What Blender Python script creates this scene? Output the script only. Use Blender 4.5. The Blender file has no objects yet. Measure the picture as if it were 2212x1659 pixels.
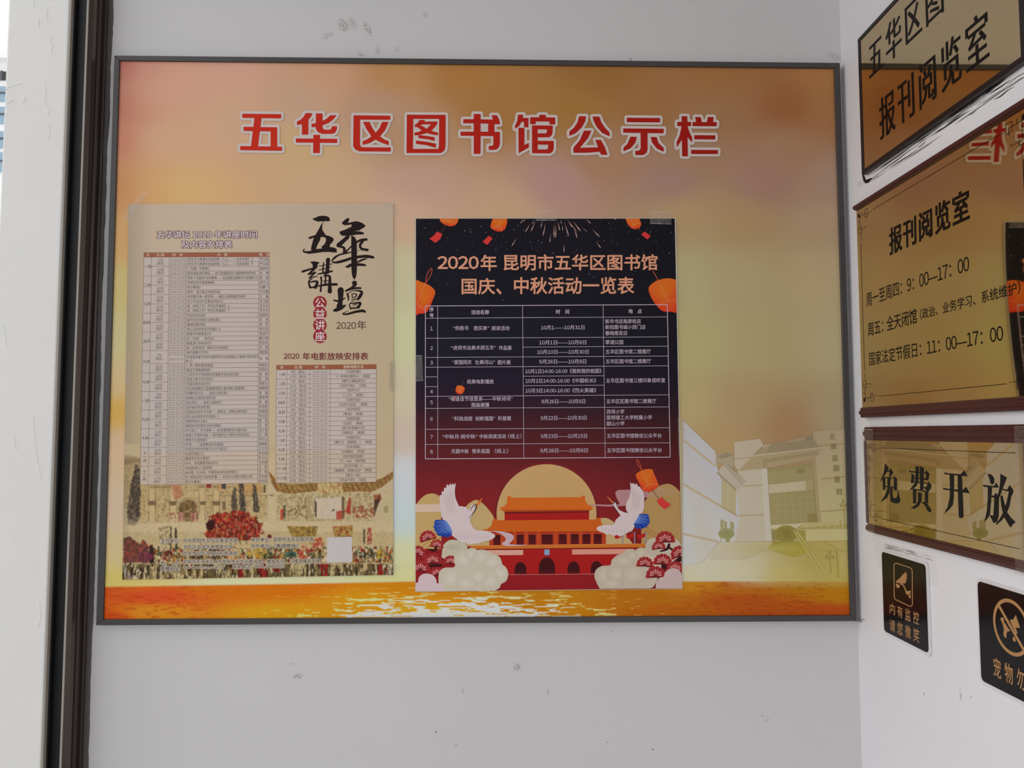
import bpy, math, random
import numpy as np
from mathutils import Vector, Matrix
from mathutils.geometry import tessellate_polygon

# ------------------------------------------------------------------ camera, light, exposure
SC = bpy.context.scene
COL = SC.collection
CX, CY, F = 1106.0, 829.5, 1656.66            # the photograph is 2212 x 1659
YAW, PITCH, ROLL = 0.0215737, 0.0645925, -0.000819
CAMZ = 1.50
WALL_Y, WALL_X = 1.70, 0.7965                  # back wall and right wall planes
cy_, sy_, cp_, sp_ = math.cos(YAW), math.sin(YAW), math.cos(PITCH), math.sin(PITCH)
FW = np.array([sy_*cp_, cy_*cp_, sp_]); RT = np.array([cy_, -sy_, 0.0]); UP = np.cross(RT, FW)
c_, s_ = math.cos(ROLL), math.sin(ROLL)
RT, UP = c_*RT + s_*UP, -s_*RT + c_*UP
cd = bpy.data.cameras.new('camera'); cam = bpy.data.objects.new('camera', cd); COL.objects.link(cam)
cd.sensor_width = 36; cd.lens = F/2212*36; cd.clip_start = 0.01
m = Matrix.Identity(4)
for i in range(3):
    m[i][0], m[i][1], m[i][2] = RT[i], UP[i], -FW[i]
m[2][3] = CAMZ
cam.matrix_world = m
SC.camera = cam

SC.view_settings.view_transform = 'Standard'; SC.view_settings.look = 'None'
SC.view_settings.gamma = 1; SC.view_settings.use_curve_mapping = False
SC.view_settings.exposure = 0.0
w = bpy.data.worlds.new('sky'); SC.world = w; w.use_nodes = True
bg = w.node_tree.nodes['Background']; bg.inputs[0].default_value = (0.985, 0.99, 1.0, 1); bg.inputs[1].default_value = 1.02
sun_d = bpy.data.lights.new('sun', 'SUN'); sun_d.energy = .6; sun_d.angle = math.radians(40); sun_d.color = (1, .97, .95)
sun = bpy.data.objects.new('sun', sun_d); COL.objects.link(sun)
sun.rotation_euler = Vector((1, .12, -.22)).to_track_quat('-Z', 'Y').to_euler()

# ------------------------------------------------------------------ geometry helpers
def _dirs(p):
    p = np.atleast_2d(np.asarray(p, float))
    return FW[None] + RT[None]*((p[:, 0:1]-CX)/F) + UP[None]*((CY-p[:, 1:2])/F)
def back(p, lift=0.0):                         # photograph point -> point on the back wall (lift in front of it)
    d = _dirs(p); return d*((WALL_Y-lift)/d[:, 1:2]) + np.array([0, 0, CAMZ])
def right(p, lift=0.0):                        # photograph point -> point on the right wall
    d = _dirs(p); return d*((WALL_X-lift)/d[:, 0:1]) + np.array([0, 0, CAMZ])
def depth(p, y):
    d = _dirs(p); return d*(y/d[:, 1:2]) + np.array([0, 0, CAMZ])
def TR(ox, oy, s):                             # local drawing units -> photograph units
    return lambda pts: [(ox+a/s, oy+b/s) for a, b in pts]
def lin(v):
    v = v/255.0
    return v/12.92 if v <= 0.04045 else ((v+0.055)/1.055)**2.4
LB = 0.56
def col(c, L=None):
    L = LB if L is None else L
    return tuple(min(0.93, lin(x)/L) for x in c[:3])
def smooth(pts, n=4, closed=True):
    P = np.array(pts, float); out = []; N = len(P)
    rng = range(N) if closed else range(N-1)
    for i in rng:
        if closed: a, b, c, d = P[i-1], P[i], P[(i+1) % N], P[(i+2) % N]
        else: a, b, c, d = P[max(i-1, 0)], P[i], P[i+1], P[min(i+2, N-1)]
        for k in range(n):
            t = k/n
            out.append(0.5*((2*b)+(-a+c)*t+(2*a-5*b+4*c-d)*t*t+(-a+3*b-3*c+d)*t**3))
    if not closed: out.append(P[-1])
    return [tuple(q) for q in out]

class MB:
    """collects faces in world space, builds ONE mesh object"""
    def __init__(s): s.v = []; s.f = []; s.c = []; s.n = 0
    def raw(s, V, Fs, c):
        V = np.asarray(V, float); s.v.append(V)
        s.f.extend([tuple(i+s.n for i in f) for f in Fs]); s.n += len(V)
        c = np.asarray(c, float)
        if c.ndim == 1: c = np.tile(c[:3], (len(V), 1))
        s.c.append(c)
    def box8(s, q0, q1, c=(1, 1, 1)):            # q0 front four corners, q1 rear four corners
        V = list(q0)+list(q1)
        s.raw(V, [(0, 1, 2, 3), (7, 6, 5, 4), (0, 4, 5, 1), (1, 5, 6, 2), (2, 6, 7, 3), (3, 7, 4, 0)], c)
    def box(s, a, b, c=(1, 1, 1)):
        x0, y0, z0 = a; x1, y1, z1 = b
        s.box8([(x0, y0, z0), (x1, y0, z0), (x1, y0, z1), (x0, y0, z1)], [(x0, y1, z0), (x1, y1, z0), (x1, y1, z1), (x0, y1, z1)], c)
    def build(s, name, mat, parent=None, bevel=0, smooth_=False, recalc=True):
        me = bpy.data.meshes.new(name)
        V = np.concatenate(s.v) if s.v else np.zeros((0, 3))
        C = np.concatenate(s.c) if s.c else np.zeros((0, 3))
        off = np.array(parent['_w'] if parent is not None else (0, 0, 0))
        me.from_pydata((V-off).tolist(), [], s.f)
        a = me.color_attributes.new('Col', 'FLOAT_COLOR', 'POINT')
        a.data.foreach_set('color', np.concatenate([C, np.ones((len(C), 1))], 1).astype('f').ravel())
        if recalc:
            import bmesh
            bm = bmesh.new(); bm.from_mesh(me); bmesh.ops.recalc_face_normals(bm, faces=bm.faces); bm.to_mesh(me); bm.free()
        me.materials.append(mat); me.update()
        if smooth_:
            for p in me.polygons: p.use_smooth = True
        o = bpy.data.objects.new(name, me); COL.objects.link(o)
        if parent is not None:
            o.parent = parent; o['_w'] = parent['_w']
        else: o['_w'] = (0.0, 0.0, 0.0)
        if bevel:
            b = o.modifiers.new('bevel', 'BEVEL'); b.width = bevel; b.segments = 3; b.limit_method = 'ANGLE'
        return o
def thing(name, loc, label=None, cat=None, group=None, kind=None):
    o = bpy.data.objects.new(name, None); COL.objects.link(o); o.location = tuple(float(x) for x in loc); o.empty_display_size = .05
    o['_w'] = tuple(float(x) for x in loc)
    return tag(o, label, cat, group, kind)
def tag(o, label=None, cat=None, group=None, kind=None):
    for k, v in (('label', label), ('category', cat), ('group', group), ('kind', kind)):
        if v: o[k] = v
    return o

class Print:
    """flat ink on a plane: everything is drawn in photograph units and mapped to the real plane"""
    def __init__(s, plane, lift, step=4e-6, clamp=None, L=None):
        s.pl = plane; s.l = lift; s.st = step; s.mb = MB(); s.clamp = clamp; s.L = L
    def _map(s, P, dz=None):
        P = np.asarray(P, float)
        if s.clamp: P = s.clamp(P)
        s.l += s.st
        if dz is None: return s.pl(P, s.l)
        Q = s.pl(P, s.l); Q2 = s.pl(P, s.l+1e-3); return Q+(Q2-Q)*(dz[:, None]*1e3)
    def poly(s, pts, c, raw=False):
        tri = tessellate_polygon([[Vector((a, b, 0)) for a, b in pts]])
        V = s._map(pts)
        cc = np.array([col(k, s.L) for k in c]) if isinstance(c, list) else (c if raw else col(c, s.L))
        s.mb.raw(V, tri, cc)
    def line(s, a, b, wd, c):
        a = np.array(a, float); b = np.array(b, float); d = b-a; n = np.array([-d[1], d[0]])/max(1e-6, np.hypot(*d))*wd/2
        s.poly([tuple(a+n), tuple(b+n), tuple(b-n), tuple(a-n)], c)
    def stroke(s, pts, c, cap=True, n=5):        # pts: (x, y, width)
        P = np.array(pts, float)
        Q = []
        for i in range(len(P)-1):
            a, b, cc, d = P[max(i-1, 0)], P[i], P[i+1], P[min(i+2, len(P)-1)]
            for k in range(n):
                t = k/n; Q.append(0.5*((2*b)+(-a+cc)*t+(2*a-5*b+4*cc-d)*t*t+(-a+3*b-3*cc+d)*t**3))
        Q.append(P[-1]); Q = np.array(Q); T = np.gradient(Q[:, :2], axis=0); T /= np.maximum(1e-6, np.hypot(T[:, 0], T[:, 1]))[:, None]
        N = np.stack([-T[:, 1], T[:, 0]], 1)*np.abs(Q[:, 2:3])/2
        V = np.concatenate([Q[:, :2]+N, Q[:, :2]-N]); k = len(Q)
        s.mb.raw(s._map(V), [(i, i+1, k+i+1, k+i) for i in range(k-1)], col(c, s.L))
        if cap:
            for q in (Q[0], Q[-1]):
                if abs(q[2]) > .6: s.disc(q[0], q[1], abs(q[2])/2, c, n=10)
    def disc(s, x, y, r, c, ry=None, n=24, edge=None):
        ry = ry or r
        V = [(x, y)]+[(x+r*math.cos(2*math.pi*i/n), y+ry*math.sin(2*math.pi*i/n)) for i in range(n)]
        cc = np.array([col(c, s.L)]+[col(edge or c, s.L)]*n)
        s.mb.raw(s._map(V), [(0, 1+i, 1+(i+1) % n) for i in range(n)], cc)
    def outline(s, pts, wd, c, closed=True):
        N = len(pts)
        for i in range(N if closed else N-1):
            s.line(pts[i], pts[(i+1) % N], wd, c)
        for p in pts: s.disc(p[0], p[1], wd/2, c, n=12)
    def grid(s, x0, y0, x1, y1, nx, ny, fn, warp=None):
        xs = np.linspace(x0, x1, nx); ys = np.linspace(y0, y1, ny)
        X, Y = np.meshgrid(xs, ys); P = np.stack([X.ravel(), Y.ravel()], 1)
        C = fn(P[:, 0], P[:, 1])
        idx = np.arange(nx*ny).reshape(ny, nx)
        Fs = np.stack([idx[:-1, :-1], idx[:-1, 1:], idx[1:, 1:], idx[1:, :-1]], -1).reshape(-1, 4)
        s.mb.raw(s._map(warp(P) if warp else P), [tuple(f) for f in Fs.tolist()], C)
    def text(s, body, quad, c, bold=0, fit='ink', outline=None, oc=None, q=2):
        """quad = four corners TL,TR,BR,BL in photograph units of the ink box; fit 'em' keeps the vertical box of a full character"""
        g = glyphs(body, bold, q)
        if g is None: return
        V, T, bb = g
        y0, y1 = (bb[1], bb[3]) if fit == 'ink' else (EM[0], EM[1])
        u = (V[:, 0]-bb[0])/(bb[2]-bb[0]); v = (y1-V[:, 1])/(y1-y0)
        A, B, C_, D_ = [np.array(k, float) for k in quad]
        u = u[:, None]; v = v[:, None]
        P = A*(1-u)*(1-v)+B*u*(1-v)+C_*u*v+D_*(1-u)*v
        if outline:
            for k in range(8):
                a = k*math.pi/4
                s.l += 4e-6; s.mb.raw(s._map(P+np.array([math.cos(a), math.sin(a)])*outline, V[:, 2]*.1), T, col(oc, s.L))
        if outline: s.l += 4e-6
        s.mb.raw(s._map(P, V[:, 2]), T, col(c, s.L))
    def textc(s, body, xc, yc, size, c, bold=0, align='c', sx=1.0, x1=None, slope=0.0, outline=None, oc=None, q=1):
        """text by its centre (or left end) and character height in photograph units"""
        g = glyphs(body, bold, q)
        if g is None: return
        bb = g[2]; k = size/(EM[1]-EM[0]); wd = (bb[2]-bb[0])*k*sx
        if align == 'c': x0 = xc-wd/2
        elif align == 'l': x0 = xc
        if x1 is not None: x0, wd = xc, x1-xc
        a = size/2
        def yy(x): return yc+slope*(x-xc)
        s.text(body, [(x0, yy(x0)-a), (x0+wd, yy(x0+wd)-a), (x0+wd, yy(x0+wd)+a), (x0, yy(x0)+a)], c, bold, 'em', outline, oc, q)
    def build(s, name, parent, mat=None):
        return s.mb.build(name, mat or MAT['ink'], parent, recalc=False)

# ------------------------------------------------------------------ lettering (Blender's own font)
_G = {}; EM = (-0.07, 0.86)
_tc = bpy.data.curves.new('lettering', 'FONT'); _to = bpy.data.objects.new('lettering', _tc); COL.objects.link(_to)
def glyphs(body, bold=0, q=2, boldx=0):
    """each distinct character is turned into triangles once and then laid out; weight is added with slightly shifted copies"""
    vs = []; ts = []; n = 0; x = 0.0
    sh = [(0, 0)]
    if bold: sh += [(bold*.5*math.cos(k*math.pi/4+.39), bold*.5*math.sin(k*math.pi/4+.39)) for k in range(8)]
    if boldx: sh += [(dx_+t*boldx*.5, dy_) for dx_, dy_ in sh for t in (-1, 1)]
    for ch in body:
        if ch == '\u3000' or ch == ' ': x += 1.0*(1 if ch == '\u3000' else .35); continue
        k = (ch, q)
        if k not in _G:
            _tc.body = chr(0xFF10+int(ch)) if ch.isdigit() else ch; _tc.resolution_u = q; _tc.size = 1
            dg = bpy.context.evaluated_depsgraph_get(); ev = _to.evaluated_get(dg); me = ev.to_mesh()
            V = np.zeros(len(me.vertices)*3, 'f'); me.vertices.foreach_get('co', V); V = V.reshape(-1, 3)[:, :2].astype(float)
            T = [tuple(p.vertices) for p in me.polygons]
            ev.to_mesh_clear(); _G[k] = (V, T)
        V, T = _G[k]
        if len(V) == 0: x += .5; continue
        if ord(ch) < 128:
            wd = V[:, 0].max()-V[:, 0].min(); adv = .56 if ch.isdigit() else wd+.12
            if ch.isdigit(): adv = .575
            if ch in '.:': adv = .3
            V2 = V - np.array([V[:, 0].min(), 0]) + np.array([x+(adv-wd)/2, 0])
        elif ch in '“”·':
            wd = V[:, 0].max()-V[:, 0].min(); adv = wd+.16; V2 = V-np.array([V[:, 0].min()-.08-x, 0])
        else:
            V2 = V + np.array([x, 0]); adv = WCJK
        for di, d in enumerate(sh):
            vs.append(np.concatenate([V2+np.array(d), np.full((len(V2), 1), di*6e-6)], 1)); ts += [tuple(i+n for i in t) for t in T]; n += len(V)
        x += adv
    if not vs: return None
    V = np.concatenate(vs)
    return V, ts, (V[:, 0].min(), V[:, 1].min(), V[:, 0].max(), V[:, 1].max())
WCJK = 1.0
_g = glyphs('国'); EM = (_g[2][1]-.01, _g[2][3]+.01)
_a = _G[('国', 2)][0]; WCJK = (_a[:, 0].max()+_a[:, 0].min())

# ------------------------------------------------------------------ materials
MAT = {}
def mat(name, base=(.8, .8, .8), rough=.5, metal=0, bump=None, vcol=False, coat=0, spec=.5, alpha=1):
    M = bpy.data.materials.new(name); M.use_nodes = True; nt = M.node_tree; b = nt.nodes['Principled BSDF']
    b.inputs['Base Color'].default_value = (*base, 1); b.inputs['Roughness'].default_value = rough; b.inputs['Metallic'].default_value = metal
    b.inputs['Specular IOR Level'].default_value = spec; b.inputs['Coat Weight'].default_value = coat; b.inputs['Coat Roughness'].default_value = .05
    b.inputs['Alpha'].default_value = alpha
    if vcol:
        a = nt.nodes.new('ShaderNodeVertexColor'); a.layer_name = 'Col'; nt.links.new(a.outputs[0], b.inputs['Base Color'])
    if bump:
        tc = nt.nodes.new('ShaderNodeTexCoord'); prev = None
        for sc, st, det in bump:
            n = nt.nodes.new('ShaderNodeTexNoise'); n.inputs['Scale'].default_value = sc; n.inputs['Detail'].default_value = det
            nt.links.new(tc.outputs['Object'], n.inputs['Vector'])
            bp = nt.nodes.new('ShaderNodeBump'); bp.inputs['Strength'].default_value = st; bp.inputs['Distance'].default_value = .002
            nt.links.new(n.outputs[0], bp.inputs['Height'])
            if prev: nt.links.new(prev.outputs[0], bp.inputs['Normal'])
            prev = bp
        nt.links.new(prev.outputs[0], b.inputs['Normal'])
    MAT[name] = M; return M
mat('ink', rough=.42, vcol=True, spec=.10)
mat('metal_frame', (.085, .078, .078), .38, .4)
mat('brass', (.66, .51, .29), .03, 1.0, bump=[(4.5, .22, 1)])
mat('black_frame', (.016, .010, .011), .3, spec=.25)
mat('red_wood', (.068, .015, .016), .32, coat=.12, bump=[(60, .15, 3)], spec=.3)
mat('acrylic', (.8, .8, .82), .08, coat=.6)
mat('black_panel', (.011, .008, .009), .14, spec=.16)
mat('brown_metal', (.085, .064, .054), .22, .6, bump=[(8, .05, 2)])
mat('black_metal', (.008, .007, .008), .45)
mat('pale_lip', (.40, .36, .32), .5)
mat('sealant', (.10, .09, .088), .6, bump=[(90, .8, 4)])
mat('concrete', (.36, .35, .34), .8, bump=[(30, .3, 4)])
mat('ceiling_paint', (.62, .61, .60), .8, bump=[(40, .2, 3)])
mat('building_wall', (.95, .95, .95), .8)
mat('building_glass', (.32, .46, .58), .1)
mat('dark_steel', (.12, .12, .13), .5)

def paint(name, base, marks, scale=1.0, tint=None, rel=1.0):
    """emulsion paint: roller relief, a little mottling and individual scuffs (each an ellipse in object space broken up by noise)"""
    M = mat(name, base, .62, spec=.3)
    nt = M.node_tree; b = nt.nodes['Principled BSDF']; L = nt.links.new
    tc = nt.nodes.new('ShaderNodeTexCoord')
    def noise(sc, det):
        n = nt.nodes.new('ShaderNodeTexNoise'); n.inputs['Scale'].default_value = sc; n.inputs['Detail'].default_value = det; L(tc.outputs['Object'], n.inputs['Vector']); return n
    n1 = noise(110*scale, 4); n2 = noise(9*scale, 3)
    bp = nt.nodes.new('ShaderNodeBump'); bp.inputs['Strength'].default_value = .16*rel; bp.inputs['Distance'].default_value = .0018; L(n1.outputs[0], bp.inputs['Height'])
    bp2 = nt.nodes.new('ShaderNodeBump'); bp2.inputs['Strength'].default_value = .25*rel; bp2.inputs['Distance'].default_value = .004; L(n2.outputs[0], bp2.inputs['Height']); L(bp.outputs[0], bp2.inputs['Normal'])
    L(bp2.outputs[0], b.inputs['Normal'])
    mottle = nt.nodes.new('ShaderNodeMix'); mottle.data_type = 'RGBA'
    n3 = noise(3.2, 3); L(n3.outputs[0], mottle.inputs['Factor'])
    mottle.inputs['A'].default_value = (*[x*.97 for x in base], 1); mottle.inputs['B'].default_value = (*(tint or [min(1, x*1.03) for x in base]), 1)
    out = mottle.outputs['Result']
    brk = noise(260, 5); ramp = nt.nodes.new('ShaderNodeMapRange'); ramp.inputs['From Min'].default_value = .42; ramp.inputs['From Max'].default_value = .62; L(brk.outputs[0], ramp.inputs['Value'])
    for (P, R, rot, c, amt, axis) in marks:
        mp = nt.nodes.new('ShaderNodeMapping'); mp.vector_type = 'TEXTURE'
        mp.inputs['Location'].default_value = tuple(float(x) for x in P)
        mp.inputs['Rotation'].default_value = (rot if axis == 'x' else 0, rot if axis == 'y' else 0, 0); mp.inputs['Scale'].default_value = R
        L(tc.outputs['Object'], mp.inputs['Vector'])
        ln = nt.nodes.new('ShaderNodeVectorMath'); ln.operation = 'LENGTH'; L(mp.outputs[0], ln.inputs[0])
        mr = nt.nodes.new('ShaderNodeMapRange'); mr.inputs['From Min'].default_value = 1.0; mr.inputs['From Max'].default_value = .45
        mr.inputs['To Max'].default_value = amt; L(ln.outputs['Value'], mr.inputs['Value'])
        mu = nt.nodes.new('ShaderNodeMath'); mu.operation = 'MULTIPLY'; L(mr.outputs[0], mu.inputs[0]); L(ramp.outputs[0], mu.inputs[1])
        mx = nt.nodes.new('ShaderNodeMix'); mx.data_type = 'RGBA'; L(mu.outputs[0], mx.inputs['Factor']); L(out, mx.inputs['A']); mx.inputs['B'].default_value = (*c, 1)
        out = mx.outputs['Result']
    L(out, b.inputs['Base Color']); return M
def bm(px, py, rx, rz, rot, c, amt):           # a scuff on the back wall, sizes in photograph units
    k = 1.7/F; p = back((px, py))[0]
    return (p, (rx*k, .02, rz*k), rot, c, amt, 'y')
def rm(px, py, ry, rz, c, amt):
    p = right((px, py))[0]; k = p[1]/F
    return (p, (.02, ry*k*2, rz*k), 0, c, amt, 'x')
DK = (.16, .14, .10); GR = (.22, .21, .19)
back_marks = [bm(742, 55, 14, 20, -.5, (.30, .25, .17), .8), bm(762, 50, 10, 18, -.5, (.34, .29, .2), .6), bm(794, 62, 8, 22, -.5, (.25, .22, .13), .8),
              bm(708, 77, 18, 8, -.3, (.30, .25, .22), .6), bm(919, 32, 8, 10, -.4, (.38, .35, .32), .6), bm(816, 108, 8, 14, 0, (.38, .36, .30), .6),
              bm(779, 118, 10, 8, 0, (.25, .24, .20), .6), bm(858, 106, 10, 8, 0, (.42, .40, .36), .5), bm(1362, 127, 4, 5, 0, GR, .9),
              bm(1803, 122, 22, 10, .4, (.35, .34, .3), .6), bm(1117, 1441, 9, 9, 0, GR, .95), bm(643, 1461, 12, 7, 0, GR, .95), bm(628, 1435, 4, 5, 0, GR, .8),
              bm(1324, 1365, 7, 2, .5, DK, .9), bm(942, 1582, 3, 3, 0, DK, 1), bm(986, 1610, 3, 3, 0, DK, 1), bm(1312, 1604, 3, 2, 0, DK, 1), bm(1410, 1619, 3, 2, 0, DK, 1),
              bm(1646, 1547, 2, 3, 0, DK, 1), bm(1000, 1493, 4, 10, 0, (.4, .4, .38), .7), bm(1184, 1494, 2, 8, 0, GR, .7), bm(1658, 1555, 8, 3, -.7, (.4, .4, .38), .7)]
right_marks = [rm(2075, 1500, 3, 16, (.35, .34, .34), .8), rm(1996, 1500, 3, 4, GR, .7), rm(2098, 1506, 2, 3, DK, .9), rm(1860, 395, 12, 10, (.35, .34, .31), .5)]
WALLC = (.765, .755, .765)  # same white as the other walls, weaker light put into the colour
paint('back_paint_dim', WALLC, back_marks)
paint('right_paint_lit', (.88, .87, .90), right_marks)  # paler than the back wall: stronger light put into the colour
paint('pillar_paint_lit', (.93, .925, .90), [], .6, rel=2.6)  # paler still: the open daylight here is put into the colour

# tape: thin clear film
def film(name, tintc, op, rough=.12):
    M = bpy.data.materials.new(name); M.use_nodes = True; nt = M.node_tree; nt.nodes.clear()
    o = nt.nodes.new('ShaderNodeOutputMaterial'); mx = nt.nodes.new('ShaderNodeMixShader'); t = nt.nodes.new('ShaderNodeBsdfTransparent'); p = nt.nodes.new('ShaderNodeBsdfPrincipled')
    p.inputs['Base Color'].default_value = (*tintc, 1); p.inputs['Roughness'].default_value = rough; p.inputs['Specular IOR Level'].default_value = .8
    tc = nt.nodes.new('ShaderNodeTexCoord'); n = nt.nodes.new('ShaderNodeTexNoise'); n.inputs['Scale'].default_value = 120; n.inputs['Detail'].default_value = 3
    mr = nt.nodes.new('ShaderNodeMapRange'); mr.inputs['From Min'].default_value = .3; mr.inputs['From Max'].default_value = .7; mr.inputs['To Min'].default_value = op*.5; mr.inputs['To Max'].default_value = op*1.5
    bp = nt.nodes.new('ShaderNodeBump'); bp.inputs['Strength'].default_value = .5; bp.inputs['Distance'].default_value = .001
    L = nt.links.new; L(tc.outputs['Object'], n.inputs['Vector']); L(n.outputs[0], mr.inputs['Value']); L(mr.outputs[0], mx.inputs[0]); L(n.outputs[0], bp.inputs['Height']); L(bp.outputs[0], p.inputs['Normal'])
    L(t.outputs[0], mx.inputs[1]); L(p.outputs[0], mx.inputs[2]); L(mx.outputs[0], o.inputs[0]); MAT[name] = M
film('clear_tape', (.86, .80, .74), .07)
film('yellow_tape', (.62, .54, .36), .38)
film('film_patch', (.88, .85, .80), .07)
film('tape_edge', (.85, .82, .80), .8)
film('dark_tape', (.42, .33, .30), .10)

# ------------------------------------------------------------------ the setting
XL = float(back((222, 800))[0][0])
def panel(name, verts, m_, kind='structure'):
    b = MB(); b.box(*verts); return tag(b.build(name, MAT[m_]), kind=kind)
YF = 1.642                                      # front of the door frame and the wall beside it
panel('wall_back', ((XL-.06, WALL_Y, -.2), (WALL_X+.15, WALL_Y+.15, 3.0)), 'back_paint_dim')
panel('wall_right', ((WALL_X, -.55, -.2), (WALL_X+.15, WALL_Y, 3.0)), 'right_paint_lit')
panel('floor', ((-9, -9, -.25), (WALL_X+.2, WALL_Y+12, -.0)), 'concrete')
panel('ceiling', ((-.95, -4.5, 3.0), (WALL_X+.15, WALL_Y+.15, 3.15)), 'ceiling_paint')  # unseen porch ceiling, its reach shaped to shade the back wall

# ------------------------------------------------------------------ door frame and the wall beside it, at the left
xr0 = float(depth((238, 0), WALL_Y)[0][0])
def atx(px, y, py=800): return float(depth((px, py), y)[0][0])
x_rev = atx(205.5, WALL_Y)                      # line where frame meets the back wall
x_a = atx(158.2, YF, 815); x_b = atx(162.4, YF, 815); x_c = atx(124.2, YF, 815); x_d = atx(119.5, YF, 815)
door = thing('door_1', (x_c, YF, 0), kind='structure')
door['label'] = 'dark metal door frame between the white pillar and the notice board wall'
b = MB()
# stepped reveal: a row of shallow vertical ribs running from the back wall to the front lip
prof = [(x_rev+.004, WALL_Y), (x_rev+.002, WALL_Y-.006), (x_rev-.006, WALL_Y-.008), (x_rev-.006, WALL_Y-.018), (x_rev-.001, WALL_Y-.020), (x_rev-.001, WALL_Y-.027), (x_rev-.007, WALL_Y-.029),
        (x_rev-.007, WALL_Y-.036), (x_rev-.003, WALL_Y-.038), (x_rev-.004, WALL_Y-.050), (x_b, YF+.002)]
Z0, Z1 = 0.0, 3.0
V = [(x, y, Z0) for x, y in prof]+[(x, y, Z1) for x, y in prof]; n = len(prof)
b.raw(V, [(i, i+1, n+i+1, n+i) for i in range(n-1)], (1, 1, 1))
b.raw([(x_b, YF+.002, Z0), (x_b, WALL_Y, Z0), (x_b, WALL_Y, Z1), (x_b, YF+.002, Z1)], [(0, 1, 2, 3)], (1, 1, 1))
b.build('frame_profile', MAT['brown_metal'], door, recalc=False)
b = MB(); b.box((x_a, YF, Z0), (x_b, WALL_Y, Z1)); tag(b.build('frame_lip', MAT['pale_lip'], door, bevel=.0006), label='pale narrow lip of the frame')
b = MB(); b.box((x_d, YF, Z0), (x_c, WALL_Y, Z1)); b.build('frame_lip', MAT['pale_lip'], door, bevel=.0006)
b = MB(); b.box((x_c, YF+.022, Z0), (x_a, WALL_Y, Z1)); b.build('door_channel', MAT['black_metal'], door)
b = MB(); b.box((x_c, YF+.010, Z0), (x_c+.003, YF+.03, Z1)); b.build('gasket', MAT['black_metal'], door, bevel=.0004)
# ragged sealant bead between frame and wall
rnd = random.Random(3); b = MB(); zs = np.linspace(0.05, 2.98, 220); wd = .010; VV = []
for z in zs:
    wd += rnd.uniform(-.0012, .0012); wd = min(.0150, max(.0100, wd)); d = .002+rnd.uniform(0, .0012)
    VV += [(x_rev-.001, WALL_Y-.0005, z), (x_rev+wd*.4, WALL_Y-d-.002, z), (x_rev+wd, WALL_Y-.0002, z)]
b.raw(VV, [(3*i+k, 3*i+k+1, 3*i+k+4, 3*i+k+3) for i in range(len(zs)-1) for k in (0, 1)], (1, 1, 1))
sb = b.build('sealant_bead', MAT['sealant'], door, smooth_=True)

x_l = atx(10, YF, 200)
pil = MB()
pil.box((x_l, YF, 0), (x_d, YF+.22, 3.0))
tag(pil.build('wall_left', MAT['pillar_paint_lit'], bevel=.004), kind='structure')
# raised paint cracks on the left wall
cr = MB()
for pts in ([(103, 20), (101, 40), (107, 55)], [(112, 78), (109, 88), (113, 98), (111, 112), (116, 124)], [(84, 40), (85, 58)], [(74, 2), (72, 10), (75, 20)], [(96, 175), (99, 200), (97, 215), (101, 232)],
            [(101, 232), (106, 240), (103, 252)], [(11, 195), (24, 187), (47, 180)], [(48, 222), (55, 215), (52, 208)], [(14, 225), (30, 215)], [(105, 270), (107, 290), (104, 305)],
            [(8, 700), (14, 745), (22, 752)], [(72, 900), (76, 960), (84, 1010), (90, 1040)], [(30, 940), (36, 975), (58, 985)], [(85, 1300), (88, 1330), (82, 1355)], [(30, 1160), (33, 1168)]):
    P = depth(smooth(pts, 4, False), YF)
    k = len(P); V = np.concatenate([P+[-.0005, .0003, 0], P+[0, -.0009, 0], P+[.0006, .0003, 0]])
    cr.raw(V, [(i, i+1, k+i+1, k+i) for i in range(k-1)]+[(k+i, k+i+1, 2*k+i+1, 2*k+i) for i in range(k-1)], (1, 1, 1))
o = cr.build('paint_crack', MAT['pillar_paint_lit'], bpy.data.objects['wall_left']); o['kind'] = 'stuff'

# ------------------------------------------------------------------ far building seen past the left wall
by = 24.0
X0 = float(depth((-260, 300), by)[0][0]); X1 = float(depth((60, 300), by)[0][0])
ztop = float(depth((5, 136), by)[0][2])
bl = thing('apartment_building', ((X0+X1)/2, by, 0), 'distant white building with blue windows behind the left wall', 'building')
b = MB(); b.box((X0, by, 0), (X1, by+6, ztop)); b.build('wall', MAT['building_wall'], bl)
b = MB(); b.box((X0-.2, by-.35, ztop), (X1+.2, by+6, ztop+.18)); b.build('roof_slab', MAT['building_wall'], bl)
zr = [(154, 174), (188, 220), (232, 268), (285, 320), (330, 372)]
def bz(py): return float(depth((5, py), by)[0][2])
def bx_(px): return float(depth((px, 260), by)[0][0])
for k, (a, c) in enumerate(zr[1:]):
    for pa_, pb_ in ((-250, -170), (-160, -80), (-70, -20), (-13, 55)):
        q = MB(); q.box((bx_(pa_), by-.05, bz(c)), (bx_(pb_), by+.05, bz(a))); wv = q.build('window', MAT['building_glass'], bl)
        q = MB(); q.box((bx_(pa_), by-.09, bz(a*.55+c*.45)-.02), (bx_(pb_), by-.04, bz(a*.55+c*.45)+.02)); q.build('window_bar', MAT['dark_steel'], wv)
for j in range(16):
    xa = X0+j*(X1-X0)/16
    q = MB(); q.box((xa, by-.12, bz(175)), (xa+.05, by-.06, bz(156))); q.build('railing_post', MAT['dark_steel'], bl)
q = MB(); q.box((X0, by-.02, bz(174)), (X1, by+.03, bz(155))); q.build('balcony_shade', MAT['dark_steel'], bl)

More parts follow.
